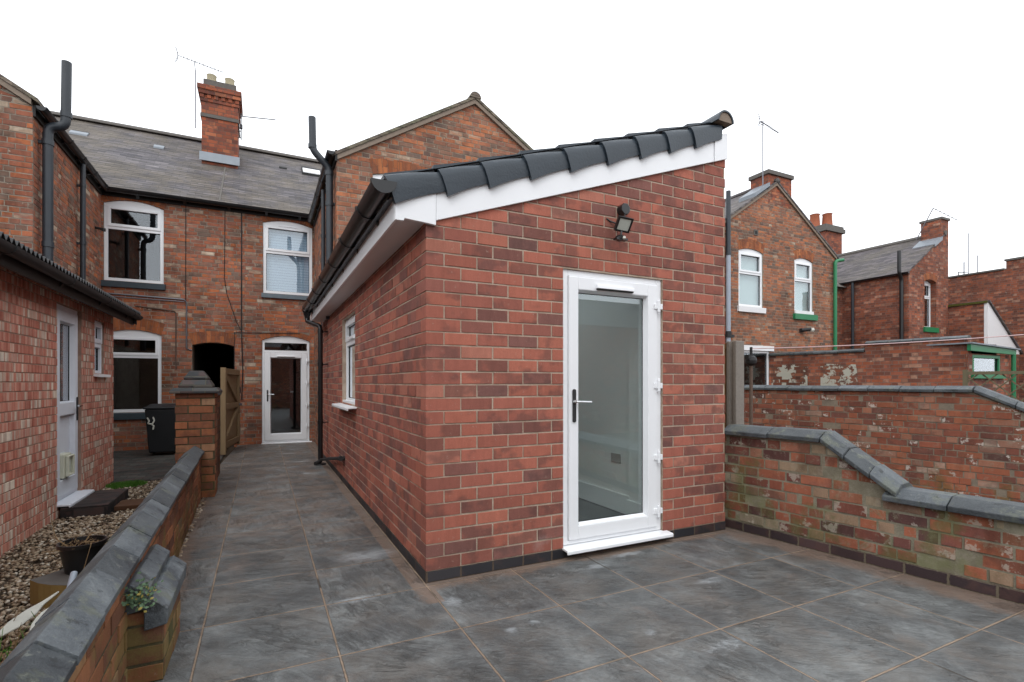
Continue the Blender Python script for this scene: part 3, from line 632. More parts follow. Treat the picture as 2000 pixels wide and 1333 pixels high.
def rod_aerial(mast_foot, mast_top, boom, name, label, loc_group=None, elements=9, ref=True, mat='alu', mr=.012, el=.09, sup=.35):
    t = thing(name, label, 'aerial', mast_foot)
    if loc_group: t['group'] = loc_group
    MB().tube([mast_foot, mast_top], mr, 6).build('mast', mat, t)
    a, b = Vector(boom[0]), Vector(boom[1]); mb = MB().tube([a, b], mr * .7, 6)
    mb.tube([mast_top, a.lerp(b, sup)], mr * .7, 5)
    d = (b - a).normalized(); s_ = d.cross(Vector((0, 0, 1))).normalized()
    for i in range(elements):
        p = a.lerp(b, .12 + .88 * i / max(1, elements - 1)); mb.tube([p - s_ * el, p + s_ * el], mr * .4, 4); mb.tube([p - Vector((0, 0, .02)), p + Vector((0, 0, .02))], mr * .6, 4)
    mb.build('boom', mat, t)
    if ref:
        mb = MB(); u = Vector((0, 0, 1))
        for k in (-1, 1):
            for q in (0, .5, 1): mb.tube([a + u * k * .03 * q, a + u * k * (.16) * q - d * .05 * q], mr * .5, 4)
            for q in (.3, .6, 1): mb.tube([a + u * k * .16 * q - d * .05 * q - s_ * .12, a + u * k * .16 * q - d * .05 * q + s_ * .12], mr * .4, 4)
        mb.build('reflector', mat, t)
    return t

# ================================================================== SETTING
MB().quad((-200, -200, -.03), (200, -200, -.03), (200, 200, -.03), (-200, 200, -.03)).build('ground', 'soil', kind='structure')
pm = MB()
pm.add([(-1.30, -7, 0), (3.6, -7, 0), (2.66, .1, 0), (2.66, 8.42, 0), (-1.34, 8.42, 0), (-1.58, 4, 0)], [[0, 1, 2, 3, 4, 5]])
pm.build('patio', 'slab', kind='structure')
MB().quad((-2.62, -7, -.022), (-1.2, -7, -.022), (-1.4, 5, -.022), (-2.62, 5, -.022)).build('gravel_bed', 'soil', kind='structure')
MB().quad((-3.6, 4.75, .004), (-1.5, 4.75, .004), (-1.5, 8.42, .004), (-3.6, 8.42, .004)).build('side_yard_paving', 'pavers', kind='structure')

def scatter_pebbles():
    ico = bmesh.new(); bmesh.ops.create_icosphere(ico, subdivisions=1, radius=1); iv = [v.co.copy() for v in ico.verts]; fi = [[v.index for v in f.verts] for f in ico.faces]; ico.free()
    vs = []; fs = []; rd = random.Random(3)
    for _ in range(15000):
        x = rd.uniform(-2.6, -1.44); y = rd.uniform(-1.6, 4.75)
        if -2.57 < x < -2.2 and 2.93 < y < 3.78: continue
        s = rd.uniform(.008, .017); a = rd.uniform(0, 6.28); ca, sa = math.cos(a), math.sin(a); z = rd.uniform(-.012, .006)
        sx, sy, sz = s * rd.uniform(.9, 1.4), s * rd.uniform(.7, 1), s * rd.uniform(.45, .8); o = len(vs); tl = rd.uniform(-.4, .4)
        for v in iv:
            X, Y, Z = v.x * sx, v.y * sy, v.z * sz; Z += X * tl
            vs.append((x + X * ca - Y * sa, y + X * sa + Y * ca, z + Z))
        fs += [[i + o for i in f] for f in fi]
    mb = MB(); mb.add(vs, fs); mb.build('gravel', 'pebble', smooth='all', kind='stuff', label='pale brown pea gravel between the left extension and the low wall', category='gravel')
scatter_pebbles()
def grass_patch(cx, cy, rx, ry, n, h, label, mats='grass', zb=0):
    rd = random.Random(int(abs(cx * 100))); mb = MB()
    for _ in range(n):
        a = rd.uniform(0, 6.28); q = math.sqrt(rd.random()); x, y = cx + rx * q * math.cos(a), cy + ry * q * math.sin(a); b = rd.uniform(0, 6.28); hh = h * rd.uniform(.5, 1.2); lx, ly = rd.uniform(-.5, .5) * hh, rd.uniform(-.5, .5) * hh; w_ = .003
        mb.add([(x - w_ * math.cos(b), y - w_ * math.sin(b), zb), (x + w_ * math.cos(b), y + w_ * math.sin(b), zb), (x + lx * .5, y + ly * .5, zb + hh * .7), (x + lx, y + ly, zb + hh)], [[0, 1, 2], [0, 2, 3]])
    mb.build('grass', mats, kind='stuff', label=label, category='grass')
grass_patch(-2.38, 4.5, .2, .18, 2200, .04, 'small bright green grass patch at the corner of the left extension')
grass_patch(-1.83, 4.5, .13, .35, 900, .06, 'green grass strip beside the brick gate pier')

# ================================================================== MAIN EXTENSION
EX = thing('brick_extension', 'new red brick single-storey extension with sloping black verge tiles and white trim', 'extension', (0, 0, 0))
door_o = dict(u0=.995, u1=1.915, z0=.045, z1=2.055, reveal=.09)
win_o = dict(u0=2.66, u1=3.66, z0=1.0, z1=2.035, reveal=.09)
mb = MB(FY(0)); wall(mb, 0, 2.6, .07, [(0, 2.30), (2.6, 3.20)], [door_o]); CZ = .013
EXB = dict(bw=.225, bh=.083, mt=.0112, proud=.0045, jit=.0013, z_off=CZ)
bricks(mb, .0, 2.604, .072, [(0, 2.30), (2.604, 3.20)], [door_o], seed=3, start=lambda r: .225 if r % 2 else .1125, hp=0, **EXB)
mb2 = MB(FXm(0)); wall(mb2, 0, 5.97, .07, 2.30, [win_o]); bricks(mb2, .0, 5.97, .072, 2.3, [win_o], seed=5, start=lambda r: .1125 if r % 2 else .225, hp=0, **EXB)
mb.merge(mb2)
mb3 = MB(); mb3.cur = 1; rdq = random.Random(8)
for r_ in range(1, 28):
    z0q = max(.072, r_ * .083 - CZ + .0048); z1q = min((r_ + 1) * .083 - CZ - .0048, 2.30); lx_, ly_ = (.2205, .108) if r_ % 2 else (.108, .2205); j = rdq.uniform(-.001, .001)
    if z1q - z0q > .01: mb3.box(-.0045 + j, lx_, -.0045 + rdq.uniform(-.001, .001), .02, z0q, z1q) if False else mb3.prism([(-.0045 + j, -.0045, z0q), (lx_, -.0045, z0q), (lx_, .02, z0q), (.02, .02, z0q), (.02, ly_, z0q), (-.0045 + j, ly_, z0q)], (0, 0, z1q - z0q))
mb3.cur = 0; mb3.quad((2.6, 0, .07), (2.6, 5, .07), (2.6, 5, 3.2), (2.6, 0, 3.2)); mb3.quad((0, 5.97, 0), (.3, 5.97, 0), (.3, 5.97, 2.3), (0, 5.97, 2.3))
mb.merge(mb3)
mb.build('wall', ('nm', 'nb'), EX)
# plinth course, proud of nothing but darker, butted under the wall
MB().box(-.0065, .995, -.0065, .1, -.02, .07).box(1.915, 2.6065, -.0065, .1, -.02, .07).box(.995, 1.915, .0, .1, -.02, .045).box(-.0065, .1, .1, 5.97, -.02, .07).build('plinth', 'plinth', EX)
# interior
it = MB()
X0, X1, Y0, Y1 = .12, 2.03, .14, 4.9
it.quad((X1, .42, .05), (X1, Y1, .05), (X1, Y1, 2.9), (X1, .42, 2.9)); it.quad((X0, Y1, .05), (X1, Y1, .05), (X1, Y1, 2.9), (X0, Y1, 2.3))
it.quad((X0, Y0, .05), (X0, 2.66, .05), (X0, 2.66, 2.35), (X0, Y0, 2.35)); it.quad((X0, 3.66, .05), (X0, Y1, .05), (X0, Y1, 2.35), (X0, 3.66, 2.35)); it.quad((X0, 2.66, .05), (X0, 3.66, .05), (X0, 3.66, 1.0), (X0, 2.66, 1.0)); it.quad((X0, 2.66, 2.035), (X0, 3.66, 2.035), (X0, 3.66, 2.35), (X0, 2.66, 2.35))
it.quad((X0, Y0, .05), (.995, Y0, .05), (.995, Y0, 2.7), (X0, Y0, 2.4)); it.quad((.995, Y0, 2.06), (1.915, Y0, 2.06), (1.915, Y0, 2.95), (.995, Y0, 2.7))
it.box(1.925, 2.1, .10, .42, .05, 2.95)
it.build('interior_wall', 'plaster', EX)
MB().quad((X0, .05, .055), (X1 + .2, .05, .055), (X1 + .2, Y1, .055), (X0, Y1, .055)).build('interior_floor', 'intfloor', EX)
MB().box(X1 - .018, X1 - .001, .42, Y1, .06, .235).box(1.907, 1.924, .12, .438, .06, .235).box(1.924, X1 - .018, .4205, .438, .06, .235).box(X0 + .002, X1 - .02, Y1 - .02, Y1 - .002, .06, .235).build('skirting_board', 'skirt', EX, bev=.006)
so_ = MB().box(X1 - .008, X1 - .001, .66, .80, .505, .59).build('wall_socket', 'socket', EX, bev=.003)
# roof with an unseen rooflight, put in to light the room
def rz(x): return 2.56 + .347 * x
rf = MB(); hx0, hx1, hy0, hy1 = .65, 1.85, .9, 3.4
for (a, b, c, d) in [(-.25, hx0, -.02, 5.9), (hx1, 2.56, -.02, 5.0), (hx0, hx1, -.02, hy0), (hx0, hx1, hy1, 5.0)]:
    for dz in (0, -.14):
        rf.quad((a, c, rz(a) + dz), (b, c, rz(b) + dz), (b, d if a > 0 else 4.8, rz(b) + dz), (a, d if a > 0 else 4.8, rz(a) + dz))
rf.build('roof', 'darkroof', EX)
MB().quad((hx0, hy0, rz(hx0) + .02), (hx1, hy0, rz(hx1) + .02), (hx1, hy1, rz(hx1) + .02), (hx0, hy1, rz(hx0) + .02)).build('unseen_rooflight_glass', 'glass', EX)
sh = MB()
sh.quad((hx0, hy0, 2.3), (hx0, hy1, 2.3), (hx0, hy1, rz(hx0) + .05), (hx0, hy0, rz(hx0) + .05)); sh.quad((hx1, hy0, 2.3), (hx1, hy1, 2.3), (hx1, hy1, rz(hx1) + .05), (hx1, hy0, rz(hx1) + .05))
sh.quad((X0, Y0, 2.36), (X1 + .1, Y0, 2.9), (X1 + .1, hy0, 2.9), (X0, hy0, 2.36)); sh.quad((X0, hy1, 2.36), (X1 + .1, hy1, 2.9), (X1 + .1, Y1, 2.9), (X0, Y1, 2.36)); sh.quad((X0, hy0, 2.36), (hx0, hy0, 2.58), (hx0, hy1, 2.58), (X0, hy1, 2.36)); sh.quad((hx1, hy0, 2.83), (X1 + .1, hy0, 2.9), (X1 + .1, hy1, 2.9), (hx1, hy1, 2.83))
sh.build('ceiling', 'plaster', EX)
# verge units: rolled dry-verge caps lapping one another down the slope
UX = [-.268, .063, .349, .654, .972, 1.295, 1.60, 1.892, 2.165, 2.47]
for i in range(9):
    a, b = UX[i], UX[i + 1] + .055
    za = rz(a) - .012 + (2.486 - rz(-.268)) * (1 if i == 0 else 0); zb_ = rz(b) - .03
    mb = MB(); K = 8; rows = []
    for k in range(K + 1):
        t = k / K; x = a + (b - a) * t; zt = za + (zb_ - za) * t + .008 * math.sin(math.pi * min(1, t * 1.1)); dep = .165 - .035 * t; flare = .016 * (1 - t) ** 1.5
        yo = -.046 - flare
        prof = [(-.02, .0), (yo + .035, .002), (yo + .012, -.008), (yo + .002, -.028), (yo, -.05), (yo + .002, -.10), (yo + .006, -dep)]
        bow = lambda j: -.020 * math.sin(j / 6 * math.pi) * (1 - t) ** 2
        rows.append([(x + bow(j) * 1.2 + (.062 * (j / 6)) * (1 - t), y, zt + z) for j, (y, z) in enumerate(prof)] + [(x + .062 * (1 - t), -.02, zt - dep * .96), (x + .03 * (1 - t), .05, zt - .02)])
    nn = len(rows[0]); vs = [p for r_ in rows for p in r_]; fs = []
    for k in range(K):
        for j in range(nn): fs.append([k * nn + j, k * nn + (j + 1) % nn, (k + 1) * nn + (j + 1) % nn, (k + 1) * nn + j])
    fs.append(list(range(nn - 1, -1, -1))); fs.append([K * nn + j for j in range(nn)])
    mb.add(vs, fs); mb.build('verge_tile', 'darkroof', EX, smooth=True)
# tile field edges seen just above the verge
mb = MB()
for i in range(9):
    x = -.26 + i * .305; hole = .55 < x < 1.8
    mb.prism([(x, 0, rz(x) + .0), (x + .31, 0, rz(x + .31) - .012), (x + .31, 0, rz(x + .31) + .01), (x, 0, rz(x) + .03)], (0, .95 if hole else 4.8, 0))
    if hole: mb.prism([(x, 3.45, rz(x) + .0), (x + .31, 3.45, rz(x + .31) - .012), (x + .31, 3.45, rz(x + .31) + .01), (x, 3.45, rz(x) + .03)], (0, 1.35, 0))
mb.build('roof_tiles', 'darkroof', EX)
mb = MB(); pr = [(2.525 + .092 * math.cos(math.pi * k / 10), 3.405 + .092 * math.sin(math.pi * k / 10)) for k in range(11)]; pi_ = [(2.525 + .078 * math.cos(math.pi * k / 10), 3.405 + .078 * math.sin(math.pi * k / 10)) for k in range(10, -1, -1)]
mb.prism([(x, -.085, z) for x, z in pr + pi_], (0, 5, 0)); mb.build('ridge_cap', 'darkroof', EX, smooth=True)
MB().prism([(x, -.075, z) for x, z in [(2.525 + .077 * math.cos(math.pi * k / 10), 3.405 + .077 * math.sin(math.pi * k / 10)) for k in range(11)]], (0, .06, 0)).build('ridge_mortar', 'verge', EX)
# bargeboard + box end
def bb(x): return 2.236 + .345 * x
def bt(x): return 2.405 + .363 * x
MB(FY(0)).prism([(.055, .004, bb(.055)), (2.45, .004, bb(2.45)), (2.45, .004, bt(2.45)), (.055, .004, bt(.055))], (0, .020, 0)).build('bargeboard', 'upvc', EX, bev=.002)
MB(FY(0)).prism([(2.455, .004, bb(2.455) - .002), (2.607, .004, bb(2.607) - .002), (2.607, .004, bt(2.607)), (2.455, .004, bt(2.455))], (0, .027, 0)).build('bargeboard_end', 'upvc', EX, bev=.002)
MB(FY(0)).prism([(-.2, .004, 2.222), (-.15, .004, 2.222), (-.145, .004, 2.238), (.0, .004, 2.228), (.052, .004, 2.222), (.052, .004, bt(.052)), (-.2, .004, bt(-.2))], (0, .026, 0)).build('box_end', 'upvc', EX, bev=.002)
MB(FXm(-.185)).box(-.003, 5.85, 0, .016, 2.225, 2.40).build('fascia', 'upvc', EX, bev=.002)
MB().box(-.184, -.002, -.003, 5.85, 2.242, 2.252).build('soffit', 'soffit', EX)
g = gutter(FXm(-.201), -.055, 5.72, 2.425, EX, r=.070, out=.074, brackets=7)
MB(FXm(-.201)).prism([(-.068, .074 - .076 * math.cos(math.pi * k / 12), 2.432 - .076 * math.sin(math.pi * k / 12)) for k in range(13)], (.03, 0, 0)).build('gutter_end', 'blackpvc', g, smooth=True)
mb = MB(); mb.lathe((-.267, 5.62, 2.27), [(.036, 0), (.04, .03), (.05, .05), (.07, .12)], 14); mb.tube([(-.267, 5.62, 2.31), (-.267, 5.62, 2.22), (-.115, 5.15, 2.10), (-.115, 5.15, 2.0)], .035, 12, bend=.06); mb.tube([(-.115, 5.15, 2.06), (-.115, 5.15, .10)], .036, 12)
for z in (2.0, .62, 1.5): mb.lathe((-.115, 5.15, z), [(.042, 0), (.042, .05)], 14); mb.box(-.08, 0, 5.13, 5.17, z + .015, z + .03)
mb.build('downpipe', 'blackpvc', EX, smooth=True)
mb = MB().tube([(-.115, 5.15, .12), (-.115, 5.15, .05), (-.19, 5.08, .025)], .034, 10, bend=.03); mb.lathe((-.12, 5.14, .0), [(.09, 0), (.085, .02)], 16); mb.build('drain_shoe', 'dullblack', EX, smooth=True)
mb = MB().tube([(-.115, 5.05, .09), (-.055, 4.4, .19), (-.05, 3.42, .32)], .022, 10); mb.tube([(-.05, 3.50, .31), (-.05, 3.38, .325)], .031, 10); mb.tube([(-.05, 3.42, .32), (.02, 3.42, .32)], .026, 10); mb.build('waste_pipe', 'dullblack', EX, smooth=True)

def upvc_door(T, o, parent, inset, glass_rect, gl, hinge_right=True, handle_z=1.0, fw=.045, vent=True, th=True, thw=.10, leaf_top=None, name='door', hz=None, rise=0, midrail=None, panel=False, hmat='darkmetal', mat='upvc'):
    u0, u1, z0, z1 = o['u0'] + .004, o['u1'] - .004, o['z0'], o['z1']; d1 = -inset + .03; d0 = -inset - .03
    lt = leaf_top or (z1 - fw)
    mb = MB(T); mb.box(u0, u0 + fw, d0, d1, z0, z1); mb.box(u1 - fw, u1, d0, d1, z0, z1); mb.box(u0 + fw, u1 - fw, d0, d1 - .0005, z0, z0 + .03)
    mb.box(u0 + fw, u1 - fw, d0, d1 - .0005, z1 - fw, z1)
    if rise:
        k = 12; ps = [(u0, d0, z1)] + [(u0 + (u1 - u0) * i / k, d0, arc(o, u0 + (u1 - u0) * i / k) - .003) for i in range(k + 1)] + [(u1, d0, z1)]
        mb.prism(ps[::-1], (0, d1 - d0 - .001, 0))
    if leaf_top: mb.box(u0 + fw, u1 - fw, d0, d1 - .001, lt + .003, lt + .05)
    fr = mb.build('door_frame', mat, parent, bev=.004)
    if leaf_top:
        MB(T).box(u0 + fw, u1 - fw, d0 + .02, d0 + .026, lt + .05, z1 - fw).build('pane', gl, fr)
    a, b, c, d = u0 + fw + .003, u1 - fw - .003, z0 + .033, lt - .002; ga, gb, gc, gd = glass_rect
    mb = MB(T); e1 = d1 + .016
    mb.box(a, ga, d0 + .004, e1, c, d); mb.box(gb, b, d0 + .004, e1, c, d); mb.box(ga, gb, d0 + .004, e1 - .0005, c, gc); mb.box(ga, gb, d0 + .004, e1 - .0005, gd, d)
    if midrail: mb.box(ga, gb, d0 + .004, e1 - .001, midrail[0], midrail[1])
    leaf = mb.build('door', mat, parent, bev=.006)
    gg = (midrail[1] if midrail else gc)
    # sloped bead round the glass
    mb = MB(T)
    for (p, q) in (((ga, gg), (ga, gd)), ((gb, gg), (gb, gd))):
        s_ = 1 if p[0] == ga else -1
        mb.prism([(p[0], e1 - .002, p[1]), (p[0] + .014 * s_, d0 + .03, p[1]), (p[0], d0 + .03, p[1])], (0, 0, q[1] - p[1]))
    mb.prism([(ga + .014, e1 - .002, gg), (ga + .014, d0 + .03, gg + .014), (ga + .014, d0 + .03, gg)], (gb - ga - .028, 0, 0)); mb.prism([(ga + .014, e1 - .002, gd), (ga + .014, d0 + .03, gd - .014), (ga + .014, d0 + .03, gd)], (gb - ga - .028, 0, 0))
    mb.build('glazing_bead', mat, leaf)
    MB(T).box(ga, gb, d0 + .018, d0 + .026, gg, gd).build('pane', gl, leaf)
    gk = MB(T); framed(gk, ga + .012, gb - .012, gg + .012, gd - .012, .006, d0 + .026, d0 + .0305); gk.build('gasket', 'gasket', leaf)
    if panel: MB(T).box(ga, gb, d0 + .015, d0 + .03, gc, midrail[0]).build('door_panel', mat, leaf)
    hu = (a + ga) / 2 if hinge_right else (gb + b) / 2; s_ = 1 if hinge_right else -1
    mb = MB(T); hz_ = handle_z
    mb.prism([(hu + .014 * math.cos(t) , e1, hz_ - .02 + (.105 if math.sin(t) > 0 else -.105) + .014 * math.sin(t)) for t in [2 * math.pi * k / 16 for k in range(16)]], (0, .010, 0))
    mb.build('handle_plate', hmat, leaf)
    mb = MB(T); mb.tube([(hu, e1 + .005, hz_ + .01), (hu, e1 + .045, hz_ + .01), (hu + .12 * s_, e1 + .047, hz_ + .006)], .008, 8, bend=.02); mb.tube([(hu, e1 + .008, hz_ + .01), (hu, e1 + .022, hz_ + .01)], .014, 10)
    mb.build('door_handle', 'steel', leaf, smooth=True)
    for z in (hz or []):
        hx = u1 - fw if hinge_right else u0 + fw
        mb = MB(T); mb.tube([(hx, e1 + .012, z - .045), (hx, e1 + .012, z + .045)], .012, 10); mb.box(hx - .042, hx + .042, e1 - .012, e1 + .010, z - .02, z + .022); mb.tube([(hx, e1 + .012, z - .06), (hx, e1 + .012, z + .06)], .006, 8)
        mb.build('hinge', mat, parent, smooth=True, bev=.003)
    if vent:
        c_ = (ga + gb) / 2; mb = MB(T); mb.prism([(c_ - .17, e1, gd + .018), (c_ - .17, e1 + .024, gd + .020), (c_ - .17, e1 + .020, gd + .046), (c_ - .17, e1, gd + .05)], (.34, 0, 0)); mb.build('trickle_vent', mat, leaf, bev=.003)
        MB(T).box(c_ - .165, c_ + .165, e1 + .001, e1 + .018, gd + .010, gd + .0175).build('vent_slot', 'gasket', leaf)
    if th:
        mb = MB(T); mb.prism([(u0 - .012, -inset - .03, z0), (u0 - .012, thw - .005, z0 - .012), (u0 - .012, thw, z0 - .020), (u0 - .012, thw, z0 - .04), (u0 - .012, thw - .01, z0 - .04), (u0 - .012, thw - .012, z0 - .026), (u0 - .012, -inset - .03, z0 - .02)], (u1 - u0 + .06, 0, 0)); mb.build('threshold', mat, parent, bev=.003)
    return leaf
upvc_door(FY(0), dict(u0=.995, u1=1.915, z0=.085, z1=2.055), EX, .045, (1.125, 1.768, .215, 1.915), 'glass', handle_z=1.10, hz=[1.84, 1.22, .66, .24], thw=.075)
window(FXm(0), win_o, EX, zt=1.73, inset=.075, gl='glass', vent=False, roomy=False, sash=True)
T = FXm(0); MB(T).prism([(2.55, -.09, .99), (2.55, .10, .975), (2.55, .105, .968), (2.55, .105, .945), (2.55, .09, .945), (2.55, .09, .962), (2.55, -.09, .972)], (1.30, 0, 0)).build('window_sill', 'upvc', EX, bev=.003)
MB(T).box(2.95, 3.3, -.04, -.012, 1.755, 1.79).build('trickle_vent', 'upvc', EX, bev=.004)
MB(T).box(2.66, 3.66, -.07, -.008, 1.0, 1.03).build('window_cill_ext', 'upvc', EX, bev=.003)

# ------------------------------------------------------------------ security light
SL = thing('security_light', 'black floodlight with motion sensor below a round junction box, above the new glazed door', 'security light', (1.5, 0, 2.43)); T = FY(0)
mb = MB(T); mb.prism([(1.505 + .042 * math.cos(math.pi * (k + .5) / 4), 0, 2.535 + .045 * math.sin(math.pi * (k + .5) / 4)) for k in range(8)], (0, .062, 0)); mb.build('junction_box', 'blackpvc', SL, bev=.005)
Tl = T @ Matrix.Translation((1.44, .115, 2.395)) @ Matrix.Rotation(R(-33), 4, 'X') @ Matrix.Rotation(R(8), 4, 'Z')
mb = MB(Tl); mb.box(-.058, .058, -.018, .006, -.052, .052); framed(mb, -.060, .060, -.054, .054, .013, .006, .014); hd = mb.build('lamp_head', 'blackpvc', SL, bev=.003)
MB(Tl).box(-.046, .046, .0062, .0085, -.040, .040).build('lens', 'lens', hd)
MB(T).tube([(1.455, .0, 2.42), (1.445, .1, 2.40)], .012, 8).box(1.395, 1.49, .088, .1, 2.39, 2.41).build('mounting_bracket', 'blackpvc', SL)
mb = MB(T); mb.lathe((1.42, .10, 2.275), [(.02, 0), (.034, .010), (.036, .03), (.02, .042)], 14); mb.tube([(1.427, .1, 2.31), (1.432, .1, 2.35)], .007, 6); mb.box(1.375, 1.475, .08, .12, 2.280, 2.295); mb.build('motion_sensor', 'blackpvc', SL, smooth=True)
MB(T).lathe((1.43, .132, 2.280), [(.002, 0), (.014, .006), (.012, .02), (.002, .026)], 10).build('sensor_lens', 'dirtywhite', SL, smooth=True)
mb = MB(T).tube([(1.44, .03, 2.425), (1.40, .01, 2.442), (1.368, .006, 2.458)], .006, 6); mb.tube([(1.505, .05, 2.50), (1.47, .09, 2.47), (1.45, .1, 2.42)], .005, 6); mb.build('cable', 'blackpvc', SL)

# ================================================================== TERRACED HOUSE (left)
HL = thing('terraced_house', 'old orange-brick terraced house on the left with an arched passage opening and cream chimney pots', 'house', (-4, 8.4, 0), 'victorian terraced houses')
T = FY(8.4)
lw1 = dict(u0=-3.47, u1=-2.565, z0=3.10, z1=4.50, rise=.09); lw2 = dict(u0=-3.47, u1=-2.60, z0=.70, z1=2.13, rise=.09); tun = dict(u0=-2.11, u1=-1.405, z0=-.03, z1=1.97, rise=.06, reveal=.35)
mb = MB(T); wall(mb, -3.5, -1.22, -.03, 4.76, [lw1, lw2, tun]); OBK = dict(bw=.222, bh=.0715, mt=.011, bond='f', proud=.004, jit=.0022)
lw1['ring'] = .05; lw2['ring'] = .16; tun['ring'] = .19; bricks(mb, -3.5, -1.22, -.03, 4.65, [lw1, lw2, tun], seed=11, **OBK); mb.quad((-9, 0, -.03), (-3.5, 0, -.03), (-3.5, 0, 4.76), (-9, 0, 4.76)); mb.build('wall', ('om', 'ob'), HL)
window(T, lw1, HL, zt=4.07, sill=('sillblue', .12, .03)); window(T, lw2, HL, zt=1.73, sill=('sillblue', .13, .03))
arch_ring(T, lw1, .10, HL); arch_ring(T, lw2, .22, HL); arch_ring(T, tun, .22, HL)
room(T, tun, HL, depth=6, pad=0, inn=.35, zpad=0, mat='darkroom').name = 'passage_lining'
# left outrigger
T2 = FXp(-3.5); mb = MB(T2); wall(mb, 5.33, 8.4, -.03, 4.72); bricks(mb, 5.36, 8.39, 2.0, 4.6, seed=12, **OBK)
mg = MB(FY(5.33)); wall(mg, -8.0, -3.5, -.03, [(-8, 4.72), (-5.75, 6.15), (-3.5, 4.72)]); bricks(mg, -6.2, -3.496, 2.0, [(-8, 4.72), (-5.75, 6.15), (-3.5, 4.72)], seed=13, **OBK); mb.merge(mg)
mb.build('outrigger_wall', ('om', 'ob'), HL)
def gable_roof(x0, x1, xa, zE, zA, y0, y1, parent, mat='slate', th=.05, ov=.07, vergey=.06, name='outrigger_roof'):
    mb = MB(); s0 = (zA - zE) / (xa - x0); s1 = (zA - zE) / (x1 - xa)
    for (xe, s_) in ((x0 - ov, s0), (x1 + ov, -s1)):
        ze = zE - ov * abs(s_); mb.prism([(xe, y0 - vergey, ze + .02), (xa, y0 - vergey, zA + .02), (xa, y0 - vergey, zA + .02 + th), (xe, y0 - vergey, ze + .02 + th)], (0, y1 - y0, 0))
    r_ = mb.build(name, mat, parent)
    pr = [(xa + .10 * math.cos(math.pi * k / 8), zA + .03 + .10 * math.sin(math.pi * k / 8)) for k in range(9)]
    MB().prism([(x, y0 - vergey - .01, z) for x, z in pr], (0, y1 - y0, 0)).build('ridge_tile', mat, r_, smooth=True)
    mb = MB()
    for (xe, ze) in ((x0, zE), (x1, zE)):
        mb.prism([(xe, y0 - .045, ze - .055), (xa, y0 - .045, zA - .055), (xa, y0 - .045, zA + .018), (xe, y0 - .045, ze + .018)], (0, .043, 0))
    mb.build('verge_mortar', 'verge', r_)
    return r_
gable_roof(-8, -3.5, -5.75, 4.78, 6.15, 5.33, 10.3, HL, 'claytile')
gutter(FXp(-3.5), 5.28, 8.3, 4.72, HL, brackets=5, out=.10)
MB(FXp(-3.5)).box(5.33, 8.3, .0, .03, 4.60, 4.74).build('fascia', 'darkwood', HL)
# main roof
def main_roof(x0, x1, parent):
    mb = MB(); mb.prism([(x0, 8.22, 4.74), (x0, 11.4, 7.13), (x0, 14.6, 4.74)], (x1 - x0, 0, 0)); r_ = mb.build('roof', 'slate', parent)
    MB().prism([(x0, 11.4 + .12 * math.cos(math.pi * k / 8), 7.10 + .10 * math.sin(math.pi * k / 8)) for k in range(9)], (x1 - x0, 0, 0)).build('ridge_tile', 'cement', r_, smooth=True)
    return r_
rl = main_roof(-14, -1.6, HL)
def rooft(x0, x1, y0, y1, h, name, mat, parent):
    z = lambda y: 4.74 + .7516 * (y - 8.22)
    return MB().prism([(x0, y0, z(y0)), (x0, y1, z(y1)), (x0, y1, z(y1) + h), (x0, y0, z(y0) + h)], (x1 - x0, 0, 0)).build(name, mat, parent)
for (a, b, y) in [(-3.05, -2.86, 10.45), (-4.5, -4.2, 10.45)]:
    v = rooft(a, b, y, y + .12, .035, 'roof_vent', 'lead', rl); rooft(a + .01, b - .01, y + .12, y + .19, .02, 'vent_slot', 'gasket', rl)
gutter(FY(8.36), -3.42, -1.22, 4.72, HL, brackets=3, out=.11, r=.06); MB(T).box(-3.5, -1.22, 0, .035, 4.62, 4.74).build('fascia', 'darkwood', HL)
rooft(-1.66, -1.63, 8.25, 10.1, .012, 'roof_seam', 'cement', rl)
# chimney stack
CH = MB(); CH.box(-2.10, -1.40, 10.0, 10.75, 5.9, 7.12); 
ch = CH.build('chimney', 'chimbrick', HL)
mb = MB()
for i, (z0, z1, e) in enumerate([(7.12, 7.19, .025)]): mb.box(-2.10 - e, -1.40 + e, 10.0 - e, 10.75 + e, z0, z1)
mb.build('blue_brick_band', 'cement', ch); MB().box(-2.07, -1.43, 10.03, 10.72, 7.80, 7.98).build('chimney_crown', 'cement', ch)
mb = MB(); mb.box(-2.11, -1.39, 9.99, 10.76, 7.19, 7.46); mb.box(-2.13, -1.37, 9.97, 10.78, 7.46, 7.53)
for i in range(6): x = -2.13 + i * .137; mb.box(x, x + .075, 9.95, 10.05, 7.53, 7.61)
mb.box(-2.12, -1.38, 9.98, 10.77, 7.53, 7.61); mb.box(-2.16, -1.34, 9.93, 10.82, 7.61, 7.70); mb.box(-2.18, -1.32, 9.91, 10.84, 7.70, 7.80); mb.build('corbelled_head', 'chimbrick', ch)
for x in (-1.93, -1.57): MB().lathe((x, 10.3, 7.96), [(.105, 0), (.10, .06), (.095, .22), (.105, .25), (.09, .26), (.07, .2)], 16).build('chimney_pot', 'pot', ch, smooth=True)
MB().prism([(-2.14, 9.94, 6.14), (-1.36, 9.94, 6.14), (-1.36, 9.97, 6.34), (-2.14, 9.97, 6.34)], (0, .03, 0)).build('flashing', 'lead', ch)
rod_aerial((-2.22, 10.05, 6.85), (-2.22, 10.05, 8.12), ((-2.52, 9.9, 8.28), (-1.70, 9.95, 8.17)), 'tv_aerial', 'long thin TV aerial on a mast left of the cream chimney pots', elements=11)
mb_t = thing('tv_aerial', 'short horizontal TV aerial sticking out right of the tall left chimney', 'aerial', (-1.3, 10.0, 6.9))
